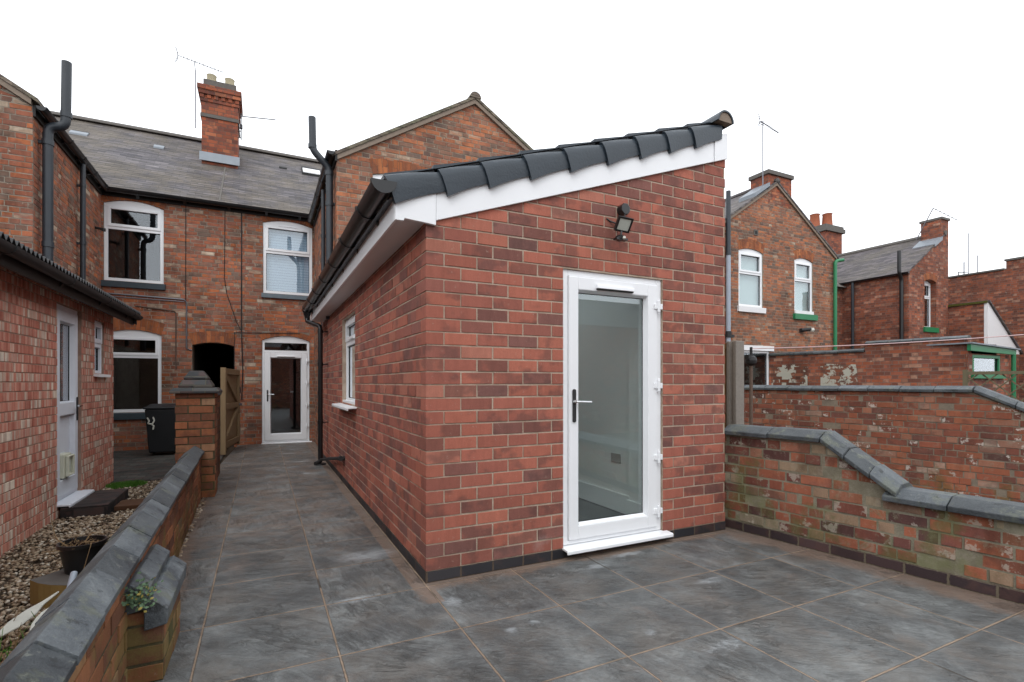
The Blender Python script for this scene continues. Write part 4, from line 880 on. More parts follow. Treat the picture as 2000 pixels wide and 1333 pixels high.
MB().tube([(-1.33, 9.98, 6.75), (-1.33, 9.98, 7.35)], .012, 6).build('mast', 'darkmetal', mb_t); MB().tube([(-1.34, 9.97, 7.28), (-.62, 9.9, 7.33)], .012, 6).build('boom', 'alu', mb_t)
MB().tube([(-1.33, 9.98, 6.8), (-1.45, 10.05, 6.8)], .01, 5).tube([(-1.33, 9.98, 6.95), (-1.45, 10.05, 6.95)], .01, 5).box(-1.36, -1.30, 9.94, 10.0, 7.0, 7.09).build('bracket', 'darkmetal', mb_t)
# pipes of the left house
mb = MB().tube([(-3.40, 5.50, 2.0), (-3.40, 5.50, 4.56), (-3.22, 5.50, 4.60), (-3.21, 5.50, 5.45)], .055, 14, bend=.10)
for z in (3.0, 4.32): mb.lathe((-3.40, 5.50, z), [(.064, 0), (.064, .07)], 14)
mb.lathe((-3.215, 5.50, 4.72), [(.063, 0), (.063, .07)], 14); mb.box(-3.5, -3.42, 5.48, 5.52, 4.33, 4.37); mb.build('soil_pipe', 'greypipe', HL, smooth=True)
mb = MB().tube([(-3.42, 7.02, 2.0), (-3.42, 7.02, 4.66)], .036, 12)
for z in (3.4, 4.3): mb.lathe((-3.42, 7.02, z), [(.043, 0), (.043, .05)], 12); mb.box(-3.5, -3.42, 7.0, 7.04, z, z + .03)
mb.build('downpipe', 'greypipe', HL, smooth=True)
mb = MB().tube([(-3.5, 8.0, 3.93), (-3.38, 7.96, 3.90)], .022, 8); mb.lathe((-3.37, 7.96, 3.87), [(.03, 0), (.03, .05)], 8); mb.build('overflow_pipe', 'dullblack', HL)
T = FY(8.4)
MB(T).tube([(-3.45, .02, 2.86), (-2.24, .02, 2.83), (-2.20, .02, 2.78), (-2.20, .02, 1.90), (-2.12, .02, 1.87)], .014, 6).tube([(-3.45, .018, 2.81), (-2.24, .018, 2.79)], .008, 5).build('conduit', 'alu', HL)
MB(T).tube([(-3.0, .018, 2.66), (-2.40, .018, 2.60), (-2.37, .018, 2.57), (-2.37, .018, 1.50)], .012, 6).build('copper_pipe', 'rust', HL)
MB(T).tube([(-2.213, .008, 4.7), (-2.215, .008, 2.75)], .007, 5).tube([(-1.56, .008, 4.65), (-1.57, .008, 3.3), (-1.53, .008, 3.0), (-1.36, .008, 2.45), (-1.29, .008, 2.3)], .007, 5).build('cable', 'dullblack', HL)
MB(T).tube([(-1.272, .01, 4.68), (-1.275, .01, 2.3), (-1.25, .01, 1.5), (-1.27, .01, .9)], .011, 6).tube([(-1.40, .012, 1.0), (-1.40, .012, 2.24), (-.2, .012, 2.27)], .008, 5).build('cable', 'dullblack', HL)

# ================================================================== TERRACED HOUSE (ours)
HM = thing('terraced_house', 'old orange-brick terraced house behind the new extension, with a white glazed back door', 'house', (-.5, 8.4, 0), 'victorian terraced houses')
mw = dict(u0=-.89, u1=.045, z0=3.07, z1=4.50, rise=.08); md = dict(u0=-.91, u1=-.01, z0=-.0, z1=2.11, rise=.10)
mb = MB(T); wall(mb, -1.22, .08, -.03, 4.76, [mw, md]); mw['ring'] = .05; md['ring'] = .07; bricks(mb, -1.22, .075, -.03, 4.65, [mw, md], seed=21, **OBK); mb.build('wall', ('om', 'ob'), HM)
window(T, mw, HM, zt=3.92, vent=True, backing='blind', sill=('sillgrey', .10, .03), gl='glass'); arch_ring(T, mw, .10, HM)
upvc_door(T, dict(u0=-.91, u1=-.01, z0=.03, z1=2.11, rise=.10), HM, .06, (-.755, -.165, .19, 1.76), 'glassdark', handle_z=1.0, hz=[1.70, 1.25, .78, .33], leaf_top=1.86, rise=.1, th=True, thw=.02)
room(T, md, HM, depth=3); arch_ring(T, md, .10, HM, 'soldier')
T2 = FXm(.08); mb = MB(T2); wall(mb, 4.8, 8.4, -.03, 4.66); bricks(mb, 4.83, 8.39, -.03, 4.5, seed=22, **OBK)
gw = dict(u0=.60, u1=1.5, z0=3.0, z1=4.42, rise=.06); mg = MB(FY(4.8)); gw['ring'] = .19; GT_ = [(.08, 4.58), (2.26, 5.92), (4.45, 4.58)]; wall(mg, .08, 4.45, -.03, GT_, [gw]); bricks(mg, .076, 4.45, 2.4, GT_, [gw], seed=23, **OBK); mb.merge(mg)
mb.quad((4.45, 4.8, 0), (4.45, 8.4, 0), (4.45, 8.4, 4.6), (4.45, 4.8, 4.6)); mb.build('outrigger_wall', ('gm', 'gb'), HM)
window(FY(4.8), gw, HM, gl='glass'); arch_ring(FY(4.8), gw, .22, HM)
gable_roof(.08, 4.45, 2.26, 4.58, 5.93, 4.8, 10.0, HM, 'claytile')
gutter(FXm(.08), 4.72, 8.3, 4.62, HM, brackets=5, out=.09); MB(T2).box(4.75, 8.3, 0, .03, 4.50, 4.66).build('fascia', 'darkwood', HM)
gutter(FY(8.36), -1.22, .02, 4.72, HM, brackets=2, out=.11, r=.06); MB(T).box(-1.22, .08, 0, .035, 4.62, 4.74).build('fascia', 'darkwood', HM)
rm = main_roof(-1.6, 6.9, HM)
rw_ = rooft(-.02, .42, 10.35, 10.75, .06, 'roof_window', 'gasket', rm); rooft(.0, .40, 10.36, 10.58, .085, 'roof_window_cover', 'whitepaint', rm)
rooft(-.53, -.36, 10.5, 10.57, .03, 'roof_vent', 'gasket', rm)
mb = MB().tube([(0.0, 5.0, 2.2), (0.0, 5.0, 4.46), (-.235, 5.0, 4.70), (-.245, 5.0, 5.18)], .052, 14, bend=.07)
for z in (3.9, 4.36): mb.lathe((0, 5.0, z), [(.060, 0), (.060, .06)], 14)
mb.lathe((-.24, 5.0, 4.72), [(.060, 0), (.060, .06)], 14); mb.box(0, .08, 4.98, 5.02, 3.92, 3.95); mb.build('soil_pipe', 'greypipe', HM, smooth=True)
mb = MB().tube([(.02, 6.05, 2.2), (.02, 6.05, 4.50)], .034, 12)
for z in (2.9, 3.7): mb.lathe((.02, 6.05, z), [(.042, 0), (.042, .05)], 12)
mb.build('downpipe', 'greypipe', HM, smooth=True)
rod_aerial((3.6, 9.6, 5.9), (3.6, 9.6, 6.9), ((3.35, 9.6, 6.95), (4.1, 9.6, 6.88)), 'tv_aerial', 'faint TV aerial peeping out behind the right slope of the central gable', elements=8, ref=False, mr=.008)

# ================================================================== TERRACED HOUSE (green trim)
HC = thing('terraced_house', 'orange-brick gabled house with wide chimney, green drainpipe and green window sill', 'house', (11.2, 5.8, 0), 'victorian terraced houses')
T = FY(5.8)
c1 = dict(u0=9.76, u1=10.66, z0=3.17, z1=4.56, rise=.08); c2 = dict(u0=11.90, u1=12.68, z0=3.10, z1=4.54, rise=.08); c3 = dict(u0=9.9, u1=10.92, z0=1.1, z1=2.06)
mb = MB(T); GC_ = [(8.6, 4.75), (11.15, 6.45), (13.7, 4.75)]; c1['ring'] = c2['ring'] = .21; wall(mb, 8.6, 13.7, -.03, GC_, [c1, c2, c3]); bricks(mb, 8.9, 13.69, 1.0, GC_, [c1, c2, c3], seed=31, **OBK); mb.cur = 2; mb.quad((13.7, 0, 0), (13.7, -2.6, 0), (13.7, -2.6, 4.7), (13.7, 0, 4.7)); mb.quad((8.6, 0, 0), (8.6, -2.6, 0), (8.6, -2.6, 4.7), (8.6, 0, 4.7))
mb.quad((6.9, -2.6, 0), (18.4, -2.6, 0), (18.4, -2.6, 4.7), (6.9, -2.6, 4.7)); mb.build('wall', ('gm', 'gb', 'farbrick'), HC)
window(T, c1, HC, zt=4.02, gl='glass', backing='net', sill=('whitepaint', .15, .05)); window(T, c2, HC, zt=4.02, gl='glass', backing='net'); window(T, c3, HC, gl='glassdark', sash=False)
MB(T).box(11.9, 12.68, -.05, .03, 3.1, 3.19).build('white_subsill', 'whitepaint', HC); MB(T).box(11.84, 12.80, -.05, .07, 2.95, 3.098).build('green_window_sill', 'greenpaint', HC, label='green painted window sill')
MB(T).box(9.85, 11.05, .001, .03, 2.062, 2.19).build('lintel', 'whitepaint', HC)
arch_ring(T, c1, .24, HC); arch_ring(T, c2, .24, HC)
gable_roof(8.6, 13.7, 11.15, 4.78, 6.45, 5.8, 10.4, HC, 'slate2')
mb = MB().box(10.85, 11.78, 5.796, 6.32, 5.9, 6.66); ch = mb.build('chimney', 'chimbrick', HC); MB().box(10.81, 11.82, 5.75, 6.36, 6.66, 6.76).build('chimney_cap', 'cement', ch)
MB().prism([(10.30, 5.74, 6.06), (10.85, 5.74, 6.42), (10.85, 5.74, 6.30), (10.30, 5.74, 5.95)], (0, .5, 0)).build('flashing', 'lead', ch)
MB(T).box(10.31, 10.45, 0, .02, 5.0, 5.14).build('air_vent', 'cement', HC); MB(T).box(10.34, 10.42, .02, .024, 5.03, 5.11).build('vent_slot', 'gasket', HC)
mb = MB(T).tube([(13.55, .08, 1.0), (13.55, .08, 4.62), (13.62, .08, 4.68), (13.85, .12, 4.72)], .048, 10, bend=.08); mb.build('green_downpipe', 'greenpaint', HC, smooth=True, label='bright green drainpipe')
mb = MB(T).tube([(9.32, .07, 4.40), (9.32, .07, 5.93)], .055, 10); mb.tube([(9.32, .07, 4.36), (9.32, .07, 4.44)], .065, 10); mb.build('soil_pipe', 'greypipe', HC, smooth=True)
MB(T).tube([(9.32, .07, 2.45), (9.32, .07, 4.38)], .055, 10).build('lower_soil_pipe', 'lightpipe', HC, smooth=True)
MB(T).tube([(9.32, .07, 2.35), (9.32, .07, 2.5)], .075, 10).box(9.32, 9.5, .0, .1, 2.36, 2.42).build('pipe_collar', 'dullblack', HC); MB(T).tube([(9.32, .07, 1.0), (9.32, .07, 2.35)], .055, 10).build('lower_soil_pipe', 'lightpipe', HC)
main_roof(6.9, 15.9, HC)
fl = thing('wall_lamp', 'small black and white lamp below the green sill of the gabled house', 'lamp', (12.3, 5.8, 2.68)); MB(T).tube([(12.1, .05, 2.66), (12.36, .16, 2.68)], .05, 10).box(12.1, 12.2, 0, .06, 2.6, 2.7).build('lamp_body', 'dullblack', fl); MB(T).lathe((12.38, .17, 2.62), [(.05, 0), (.07, .04), (.05, .1)], 10).build('lamp_lens', 'dirtywhite', fl)
rod_aerial((10.72, 5.85, 6.15), (10.72, 5.85, 7.95), ((10.6, 5.85, 8.0), (11.45, 5.95, 7.92)), 'tv_aerial', 'TV aerial on a tall mast left of the wide flat-topped chimney', elements=10, ref=True, mr=.016, sup=.15)
CS = thing('chimney_stack', 'chimney stack with black band and two terracotta pots behind the gabled house', 'chimney', (22.1, 11.4, 6.9))
MB().box(21.55, 22.75, 11.0, 11.8, 6.7, 8.0).build('stack', 'chimbrick', CS); MB().box(21.45, 22.85, 10.9, 11.9, 8.0, 8.18).box(21.5, 22.8, 10.95, 11.85, 8.18, 8.3).build('black_band', 'cement', CS)
for x in (21.25, 22.15): MB().lathe((x if x > 21.5 else 21.72, 11.3 if x > 21.5 else 11.6, 8.3), [(.24, 0), (.22, .1), (.19, .55), (.22, .6), (.17, .62)], 14).build('chimney_pot', 'terracotta', CS, smooth=True)

# ================================================================== TERRACED HOUSE (slate side roof)
HD = thing('terraced_house', 'brown-brick house with a long slate roof slope and black drainpipe, right of the green drainpipe', 'house', (18.4, 6.25, 0), 'victorian terraced houses')
mb = MB(FXm(18.4)); wall(mb, 6.25, 8.4, -.03, 4.93); d1 = dict(u0=19.38, u1=20.14, z0=3.15, z1=4.72, rise=.08, reveal=.25)
mg = MB(FY(6.25)); wall(mg, 18.4, 20.95, -.03, [(18.4, 4.93), (20.46, 6.28), (20.95, 6.45)], [d1]); mb.merge(mg)
mb.quad((20.95, 6.25, 0), (20.95, 9, 0), (20.95, 9, 6.4), (20.95, 6.25, 6.4)); mb.build('wall', 'farbrick', HD)
window(FY(6.25), d1, HD, zt=4.2, inset=.2, gl='glassdark'); arch_ring(FY(6.25), d1, .22, HD)
MB(FY(6.25)).box(19.3, 20.2, -.1, .06, 2.98, 3.148).build('green_window_sill', 'greenpaint', HD)
mb = MB(); mb.prism([(18.28, 6.22, 4.87), (20.7, 6.22, 6.46), (20.7, 6.22, 6.52), (18.28, 6.22, 4.93)], (0, 5.5, 0)); r_ = mb.build('roof', 'slate2', HD); MB().tube([(20.7, 6.2, 6.52), (20.7, 11, 6.52)], .09, 8).build('ridge_tile', 'cement', r_)
ch = MB().box(20.44, 20.955, 6.246, 6.85, 6.1, 6.98).build('chimney', 'farbrick', HD); MB().box(20.41, 20.98, 6.2, 6.89, 6.98, 7.06).build('chimney_cap', 'cement', ch)
MB().prism([(19.95, 6.19, 6.05), (20.44, 6.19, 6.36), (20.44, 6.19, 6.24), (19.95, 6.19, 5.95)], (0, .7, 0)).build('flashing', 'lead', ch)
gutter(FXm(18.4), 6.2, 8.5, 4.92, HD, out=.09)
mb = MB(FXm(18.4)).tube([(6.42, .09, 1.5), (6.42, .09, 4.7), (6.42, .22, 4.9), (6.42, .22, 5.65)], .06, 10, bend=.08); mb.build('soil_pipe', 'blackpvc', HD, smooth=True)
MB(FXm(18.4)).tube([(7.99, .08, 1.0), (7.99, .08, 4.88)], .05, 10).build('downpipe', 'greypipe', HD, smooth=True)
main_roof(15.9, 24, HD)
t = rod_aerial((20.25, 6.9, 6.4), (20.05, 6.3, 7.32), ((20.05, 6.3, 7.32), (21.4, 6.2, 7.08)), 'tv_aerial', 'slanting TV aerial over the tall square chimney of the slate-roofed house', elements=6, ref=False, mr=.016, sup=.1)
rod_aerial((19.9, 11.4, 7.1), (19.9, 11.4, 7.7), ((19.4, 11.4, 7.7), (20.6, 11.4, 7.65)), 'tv_aerial', 'distant TV aerial on the ridge between the two far houses', elements=6, mr=.012)

# ================================================================== FAR BRICK BUILDING
HE = thing('brick_building', 'plain uniform red-brick building with a stepped parapet at the far right', 'building', (24, 6, 0))
mb = MB(FXm(24)); wall(mb, -2, 8.2, -.03, [(-2, 5.78), (5.77, 5.78), (5.771, 5.47), (8.2, 5.47)]); mb.quad((8.2, 0, 0), (8.2, -3, 0), (8.2, -3, 5.47), (8.2, 0, 5.47)); mb.build('wall', 'farbrick', HE)
MB(FXm(24)).box(-2, 5.81, -.3, .05, 5.78, 5.85).box(5.82, 8.2, -.3, .05, 5.47, 5.53).build('parapet_coping', 'cement', HE)
LE = thing('lean_to_extension', 'small brick lean-to with mossy top and a white triangular end wall below the far building', 'extension', (21, 5.2, 0))
mb = MB(FXm(20.97)); wall(mb, 5.17, 6.24, -.03, 3.93); mb.build('wall', 'farbrick', LE); MB(FXm(20.97)).box(5.17, 6.24, -.25, .06, 3.93, 4.0).build('mossy_coping', 'mossgreen', LE)
MB().box(20.98, 23.3, 5.17, 5.27, -.03, 2.25).build('lower_wall', 'farbrick', LE)
MB().prism([(20.965, 5.16, 2.25), (23.3, 5.16, 2.25), (23.3, 5.16, 2.35), (21.25, 5.16, 3.85), (20.965, 5.16, 3.93)], (0, .1, 0)).build('white_gable', 'whitepaint', LE, label='white painted triangular gable')
MB().prism([(20.97, 5.1, 3.96), (23.4, 5.1, 2.26), (23.4, 5.1, 2.34), (20.97, 5.1, 4.02)], (0, 1.2, 0)).build('roof', 'slate2', LE)
pt = thing('chimney_stack', 'low distant chimney with one terracotta pot left of a thin mast on the right skyline', 'chimney', (27, 8.8, 5)); MB().box(26.6, 27.9, 8.9, 9.7, 3, 5.75).build('stack', 'farbrick', pt); MB().lathe((27.1, 9.2, 5.75), [(.27, 0), (.2, .6), (.24, .68)], 14).build('chimney_pot', 'terracotta', pt)
ma = thing('mast', 'thin upright radio mast with side rods on the right skyline', 'mast', (29, 8.9, 5.5)); MB().tube([(29, 8.9, 4), (29, 8.9, 8.3)], .02, 6).tube([(28.6, 8.9, 4), (28.6, 8.9, 6.9)], .025, 6).tube([(29.1, 8.6, 5), (29.1, 8.6, 7.2)], .02, 6).build('pole', 'alu', ma)
MB().tube([(28.1, 8.9, 6.35), (28.9, 8.9, 6.45)], .02, 5).tube([(28.1, 8.9, 5.5), (28.1, 8.9, 6.4)], .02, 5).build('side_rod', 'darkmetal', ma)

# ================================================================== LEFT SINGLE-STOREY EXTENSION
LX = thing('brick_extension', 'mottled pink-brick single-storey extension at the left edge with a black corrugated roof edge', 'extension', (-2.6, 0, 0))
T = FXp(-2.6); ld = dict(u0=2.95, u1=3.66, z0=.12, z1=1.985, reveal=.10); lw = dict(u0=4.12, u1=4.50, z0=1.35, z1=1.955, reveal=.08)
mb = MB(T); wall(mb, -4, 4.93, -.03, 2.16, [ld, lw]); bricks(mb, -.6, 4.925, -.03, 2.14, [ld, lw], bw=.222, bh=.0735, mt=.009, bond='f', proud=.0045, jit=.0013, seed=41); mb.quad((4.93, 0, -.03), (4.93, -2.5, -.03), (4.93, -2.5, 2.16), (4.93, 0, 2.16)); mb.build('wall', ('lm', 'lb'), LX)
upvc_door(T, dict(u0=2.95, u1=3.66, z0=.13, z1=1.985), LX, .06, (3.09, 3.53, .32, 1.83), 'glassdark', hinge_right=False, handle_z=1.0, midrail=(.93, 1.05), panel=True, vent=False, thw=.10, mat='oldupvc')
mb = MB(T); hz = .46
mb.box(3.16, 3.36, -.08, .0, .33, .56); framed(mb, 3.17, 3.35, .345, .545, .02, 0, .03); cf = mb.build('cat_flap', 'cream', LX, bev=.01); MB(T).box(3.20, 3.32, .001, .006, .375, .515).build('flap', 'lens', cf)
window(T, lw, LX, zt=1.68, inset=.05, fw=.035, mat='oldupvc', roomy=True); MB(T).prism([(4.08, -.05, 1.35), (4.08, .05, 1.34), (4.08, .05, 1.31), (4.08, -.05, 1.325)], (.50, 0, 0)).build('window_sill', 'whitepaint', LX)
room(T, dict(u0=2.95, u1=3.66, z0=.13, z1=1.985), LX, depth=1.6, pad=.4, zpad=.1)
# eaves: soffit, fascia, gutter, corrugated sheet
MB().prism([(-2.598, -4, 2.12), (-2.42, -4, 2.015), (-2.42, -4, 2.035), (-2.598, -4, 2.14)], (0, 8.98, 0)).build('soffit', 'darkwood', LX)
MB().box(-2.418, -2.395, -4, 4.99, 1.99, 2.125).build('fascia', 'darkwood', LX); gutter(FXp(-2.395), -4, 4.98, 2.10, LX, r=.05, out=.05, brackets=8, mat='dullblack')
mb = MB(); rows = []
pr = []; y = -4.0
while y < 5.05: pr.append((y, .018 * math.sin(y / .076 * 2 * math.pi))); y += .0095
vs = [(-2.33, y, 2.145 + z) for y, z in pr] + [(-5.2, y, 2.145 + z + 2.87 * .22) for y, z in pr] + [(-2.33, y, 2.137 + z) for y, z in pr] + [(-5.2, y, 2.137 + z + 2.87 * .22) for y, z in pr]; n_ = len(pr)
fs = [[i, i + 1, n_ + i + 1, n_ + i] for i in range(n_ - 1)] + [[2 * n_ + i, 3 * n_ + i, 3 * n_ + i + 1, 2 * n_ + i + 1] for i in range(n_ - 1)] + [[i, 2 * n_ + i, 2 * n_ + i + 1, i + 1] for i in range(n_ - 1)]
mb.add(vs, fs); mb.build('corrugated_roof', 'dullblack', LX)
MB().prism([(-2.36, 4.93, 1.99), (-2.60, 4.93, 2.10), (-5, 4.93, 2.10), (-5, 4.93, 2.72), (-2.36, 4.93, 2.13)], (0, .03, 0)).build('end_board', 'darkwood', LX)
# step + board
st = thing('doorstep', 'low dark blue-brick doorstep under the white door of the left extension', 'step', (-2.4, 3.3, 0)); MB().box(-2.575, -2.22, 2.94, 3.76, -.02, .095).build('step_block', 'stepbrick', st, bev=.008)
bd = thing('timber_board', 'flat rusty-brown board lying on the gravel beside the doorstep', 'board', (-1.9, 3.3, 0)); MB().box(-2.2, -1.60, 3.05, 3.36, .0, .045).build('board', 'sleeper', bd, bev=.006)

# ================================================================== LOW LEFT GARDEN WALL
LG = thing('low_garden_wall', 'low mossy brick wall with grey saddle-back coping along the left side of the path', 'wall', (-1.43, 0, 0))
lx = lambda y: -1.48 - .0235 * y
mb = MB(); ya, yb = -3.2, 3.33
for s_ in (-1, 1):
    a, b = (lx(ya) + s_ * .052, ya), (lx(yb) + s_ * .052, yb); q = [(a[0], a[1], -.03), (b[0], b[1], -.03), (b[0], b[1], .50), (a[0], a[1], .50)]; mb.quad(*(q if s_ > 0 else q[::-1]))
fu_ = Vector((-.0235, 1, 0)).normalized(); mg = MB(frame((lx(0) + .052, 0, 0), fu_, (1, .0235, 0))); bricks(mg, -1.9, 3.32, -.03, .485, bw=.225, bh=.08, mt=.012, bond='s', proud=.005, jit=.003, seed=42); mb.merge(mg)
mb.build('wall', ('am', 'ab'), LG)
y = -3.15; prev = None; rd = random.Random(5)
while y < 3.3:
    L = min(rd.uniform(.29, .315), 3.325 - y); h = rd.uniform(-.003, .004); e = rd.uniform(-.004, .004)
    def P(yy, dx, z): return (lx(yy) + dx + e, yy, z + h)
    pf = [(-.080, .482), (.086, .482), (.088, .507), (.002, .570), (-.002, .570), (-.082, .507)]
    n_ = 6; ys = (y + .002, y + L - .002); vs = [P(yy, dx, z) for yy in ys for dx, z in pf]
    MB().add(vs, [[5, 4, 3, 2, 1, 0], [6, 7, 8, 9, 10, 11]] + [[i, (i + 1) % 6, (i + 1) % 6 + 6, i + 6] for i in range(6)]).build('coping_stone', 'coping', LG, bev=.0018)
    y += L
MB().add([(lx(-3.2) - .06, -3.2, .486), (lx(-3.2) + .065, -3.2, .486), (lx(3.3) + .065, 3.3, .486), (lx(3.3) - .06, 3.3, .486), (lx(-3.2) - .06, -3.2, .508), (lx(-3.2) + .065, -3.2, .508), (lx(3.3) + .065, 3.3, .508), (lx(3.3) - .06, 3.3, .508)], [[3, 2, 1, 0], [4, 5, 6, 7], [0, 1, 5, 4], [1, 2, 6, 5], [2, 3, 7, 6], [3, 0, 4, 7]]).build('mortar_bed', 'verge', LG)
mb = MB().box(-1.45, -1.289, -.506, -.04, -.02, .30); mg = MB(FY(-.506)); bricks(mg, -1.42, -1.289, -.02, .30, bw=.24, bh=.08, mt=.012, proud=.005, jit=.003, seed=43, start=lambda r: -1.43); mb.merge(mg); mg = MB(FXp(-1.289)); bricks(mg, -.50, -.04, -.02, .3, bw=.225, bh=.08, mt=.012, proud=.004, jit=.003, seed=44); mb.merge(mg); mb.build('buttress', ('am', 'ab'), LG)
mb = MB()
for (x0, x1, zt, zl) in ((-1.425, -1.345, .425, .40), (-1.352, -1.272, .355, .325)):
    for (a, b) in ((-.53, -.36), (-.357, -.18), (-.177, .0), (.003, .06)):
        xm = x0 + .35 * (x1 - x0)
        mb.prism([(x0, a, zl - .10), (x1, a, zl - .085), (x1 + .004, a, zl - .02), (xm, a, zt), (x0, a, zt - .01)], (0, b - a, 0))
mb.build('buttress_coping', 'coping', LG, bev=.004)
# moss/sedum growing on the buttress coping
t = thing('sedum_plant', 'small grey-green and yellow plant growing on the buttress of the left wall', 'plant', (-1.37, -.52, .36))
rd = random.Random(9)
for nm, mt, cnt in (('leaves', 'sedum', 380), ('yellow_leaves', 'yellowleaf', 70)):
    mb = MB()
    for _ in range(cnt):
        p = Vector((rd.gauss(-1.375, .028), rd.gauss(-.52, .04), rd.gauss(.375, .022))); d = Vector((rd.uniform(-1, 1), rd.uniform(-1, 1), rd.uniform(-.2, 1))).normalized() * rd.uniform(.010, .022); s2 = d.orthogonal().normalized() * .006
        mb.add([p, p + d * .5 + s2, p + d, p + d * .5 - s2], [[0, 1, 2, 3]])
    mb.build(nm, mt, t)

# gate pier
GP = thing('gate_pier', 'square orange-brick pier with a stepped blue-brick cap at the end of the low left wall', 'pier', (-1.56, 3.5, 0))
mb = MB().box(-1.735, -1.378, 3.34, 3.70, -.02, 1.13); PK = dict(bw=.235, bh=.083, mt=.012, proud=.005, jit=.0025)
mg = MB(FY(3.34)); bricks(mg, -1.74, -1.374, -.02, 1.13, seed=45, start=lambda r: -1.74 - (.1175 if r % 2 else 0), **PK); mb.merge(mg); mg = MB(FXp(-1.378)); bricks(mg, 3.36, 3.70, -.02, 1.13, seed=46, **PK); mb.merge(mg); mb.build('pier', ('am', 'qb'), GP)
mb = MB()
for (e, z0, z1, sl) in ((.052, 1.13, 1.19, .03), (-.02, 1.19, 1.275, .035), (-.065, 1.275, 1.375, .05)):
    x0, x1, y0, y1 = -1.735 - e, -1.378 + e, 3.34 - e, 3.70 + e
    vs = [(x0, y0, z0), (x1, y0, z0), (x1, y1, z0), (x0, y1, z0), (x0, y0, z0 + .025), (x1, y0, z0 + .025), (x1, y1, z0 + .025), (x0, y1, z0 + .025), (x0 + sl, y0 + sl, z1), (x1 - sl, y0 + sl, z1), (x1 - sl, y1 - sl, z1), (x0 + sl, y1 - sl, z1)]
    mb.add(vs, [[3, 2, 1, 0], [8, 9, 10, 11]] + [[i + k, (i + 1) % 4 + k, (i + 1) % 4 + 4 + k, i + 4 + k] for k in (0, 4) for i in range(4)])
mb.build('pier_cap', 'piercap', GP, bev=.006)
SW = thing('brick_wall', 'short dark brick wall running back behind the gate pier', 'wall', (-1.5, 4.3, 0)); MB().box(-1.56, -1.43, 3.71, 5.0, -.02, 1.08).build('wall', 'pierbrick', SW); MB().box(-1.58, -1.41, 3.71, 5.02, 1.08, 1.14).build('wall_coping', 'coping', SW, bev=.01)

# wooden gate (open)
GT = thing('wooden_gate', 'open boarded wooden gate with diagonal braces beside the arched passage', 'gate', (-1.33, 8.1, .05))
T = frame((-1.33, 8.1, .06), (-.18, -1.12, 0), (1.12, -.18, 0)); L = 1.14; mb = MB(T)
for i in range(10):
    a = .05 + i * (L - .1) / 10; mb.box(a + .003, a + (L - .1) / 10 - .003, -.018, 0, .02, 1.40)
mb.build('board', 'gatewood', GT)
MB(T).box(0, .075, 0, .045, 0, 1.43).build('stile', 'gatewood', GT, bev=.004); MB(T).box(L - .075, L, 0, .045, 0, 1.43).build('stile', 'gatewood', GT, bev=.004)
MB(T).box(L, L + .05, -.03, .05, -.05, 1.445).build('gate_post', 'gatewood', GT, bev=.004)
for z in (.06, .72, 1.33): MB(T).box(.075, L - .075, 0, .04, z, z + .10).build('rail', 'gatewood', GT, bev=.004)
mb = MB(T)
for (ua, za, ub, zb2) in ((.10, .83, L - .10, 1.30), (L - .1, .18, .10, .70)):
    dx, dz = ub - ua, zb2 - za; l_ = math.hypot(dx, dz); nx, nz = -dz / l_ * .045, dx / l_ * .045
    MB(T).prism([(ua - nx, 0, za - nz), (ub - nx, 0, zb2 - nz), (ub + nx, 0, zb2 + nz), (ua + nx, 0, za + nz)], (0, .038, 0)).build('brace', 'gatewood', GT, bev=.003)
MB(T).box(-.02, .10, .045, .06, .75, .79).lathe((.04, .07, .75), [(.015, 0), (.02, .04)], 8).build('latch', 'alu', GT)
MB(T).box(-.02, .05, .045, .052, .98, 1.10).build('hinge', 'darkmetal', GT)

# bin
BN = thing('wheelie_bin', 'black wheelie bin with a white painted mark, standing below the left ground-floor window', 'bin', (-2.43, 7.5, 0))
vs = []
for (z, e) in ((.06, .05), (.80, 0)):
    for (x, y) in ((-2.67 + e, 7.25 + e), (-2.20 - e, 7.25 + e), (-2.20 - e, 7.75 - e), (-2.67 + e, 7.75 - e)): vs.append((x, y, z))
MB().add(vs, [[3, 2, 1, 0], [4, 5, 6, 7]] + [[i, (i + 1) % 4, (i + 1) % 4 + 4, i + 4] for i in range(4)]).build('body', 'binplastic', BN, bev=.02)
MB().box(-2.69, -2.18, 7.23, 7.77, .80, .835).prism([(-2.66, 7.25, .835), (-2.21, 7.25, .835), (-2.23, 7.5, .875), (-2.64, 7.5, .875)], (0, .2, 0)).build('lid', 'binplastic', BN, bev=.01)
for x in (-2.60, -2.27): MB().tube([(x - .02, 7.70, .09), (x + .02, 7.70, .09)], .09, 14).build('wheel', 'dullblack', BN)
MB().tube([(-2.63, 7.243, .66), (-2.60, 7.243, .60), (-2.625, 7.245, .56), (-2.56, 7.245, .55), (-2.53, 7.243, .61), (-2.55, 7.243, .67)], .012, 6, bend=.02).tube([(-2.57, 7.245, .55), (-2.54, 7.25, .52), (-2.55, 7.25, .46)], .013, 6).build('painted_mark', 'dirtywhite', BN)

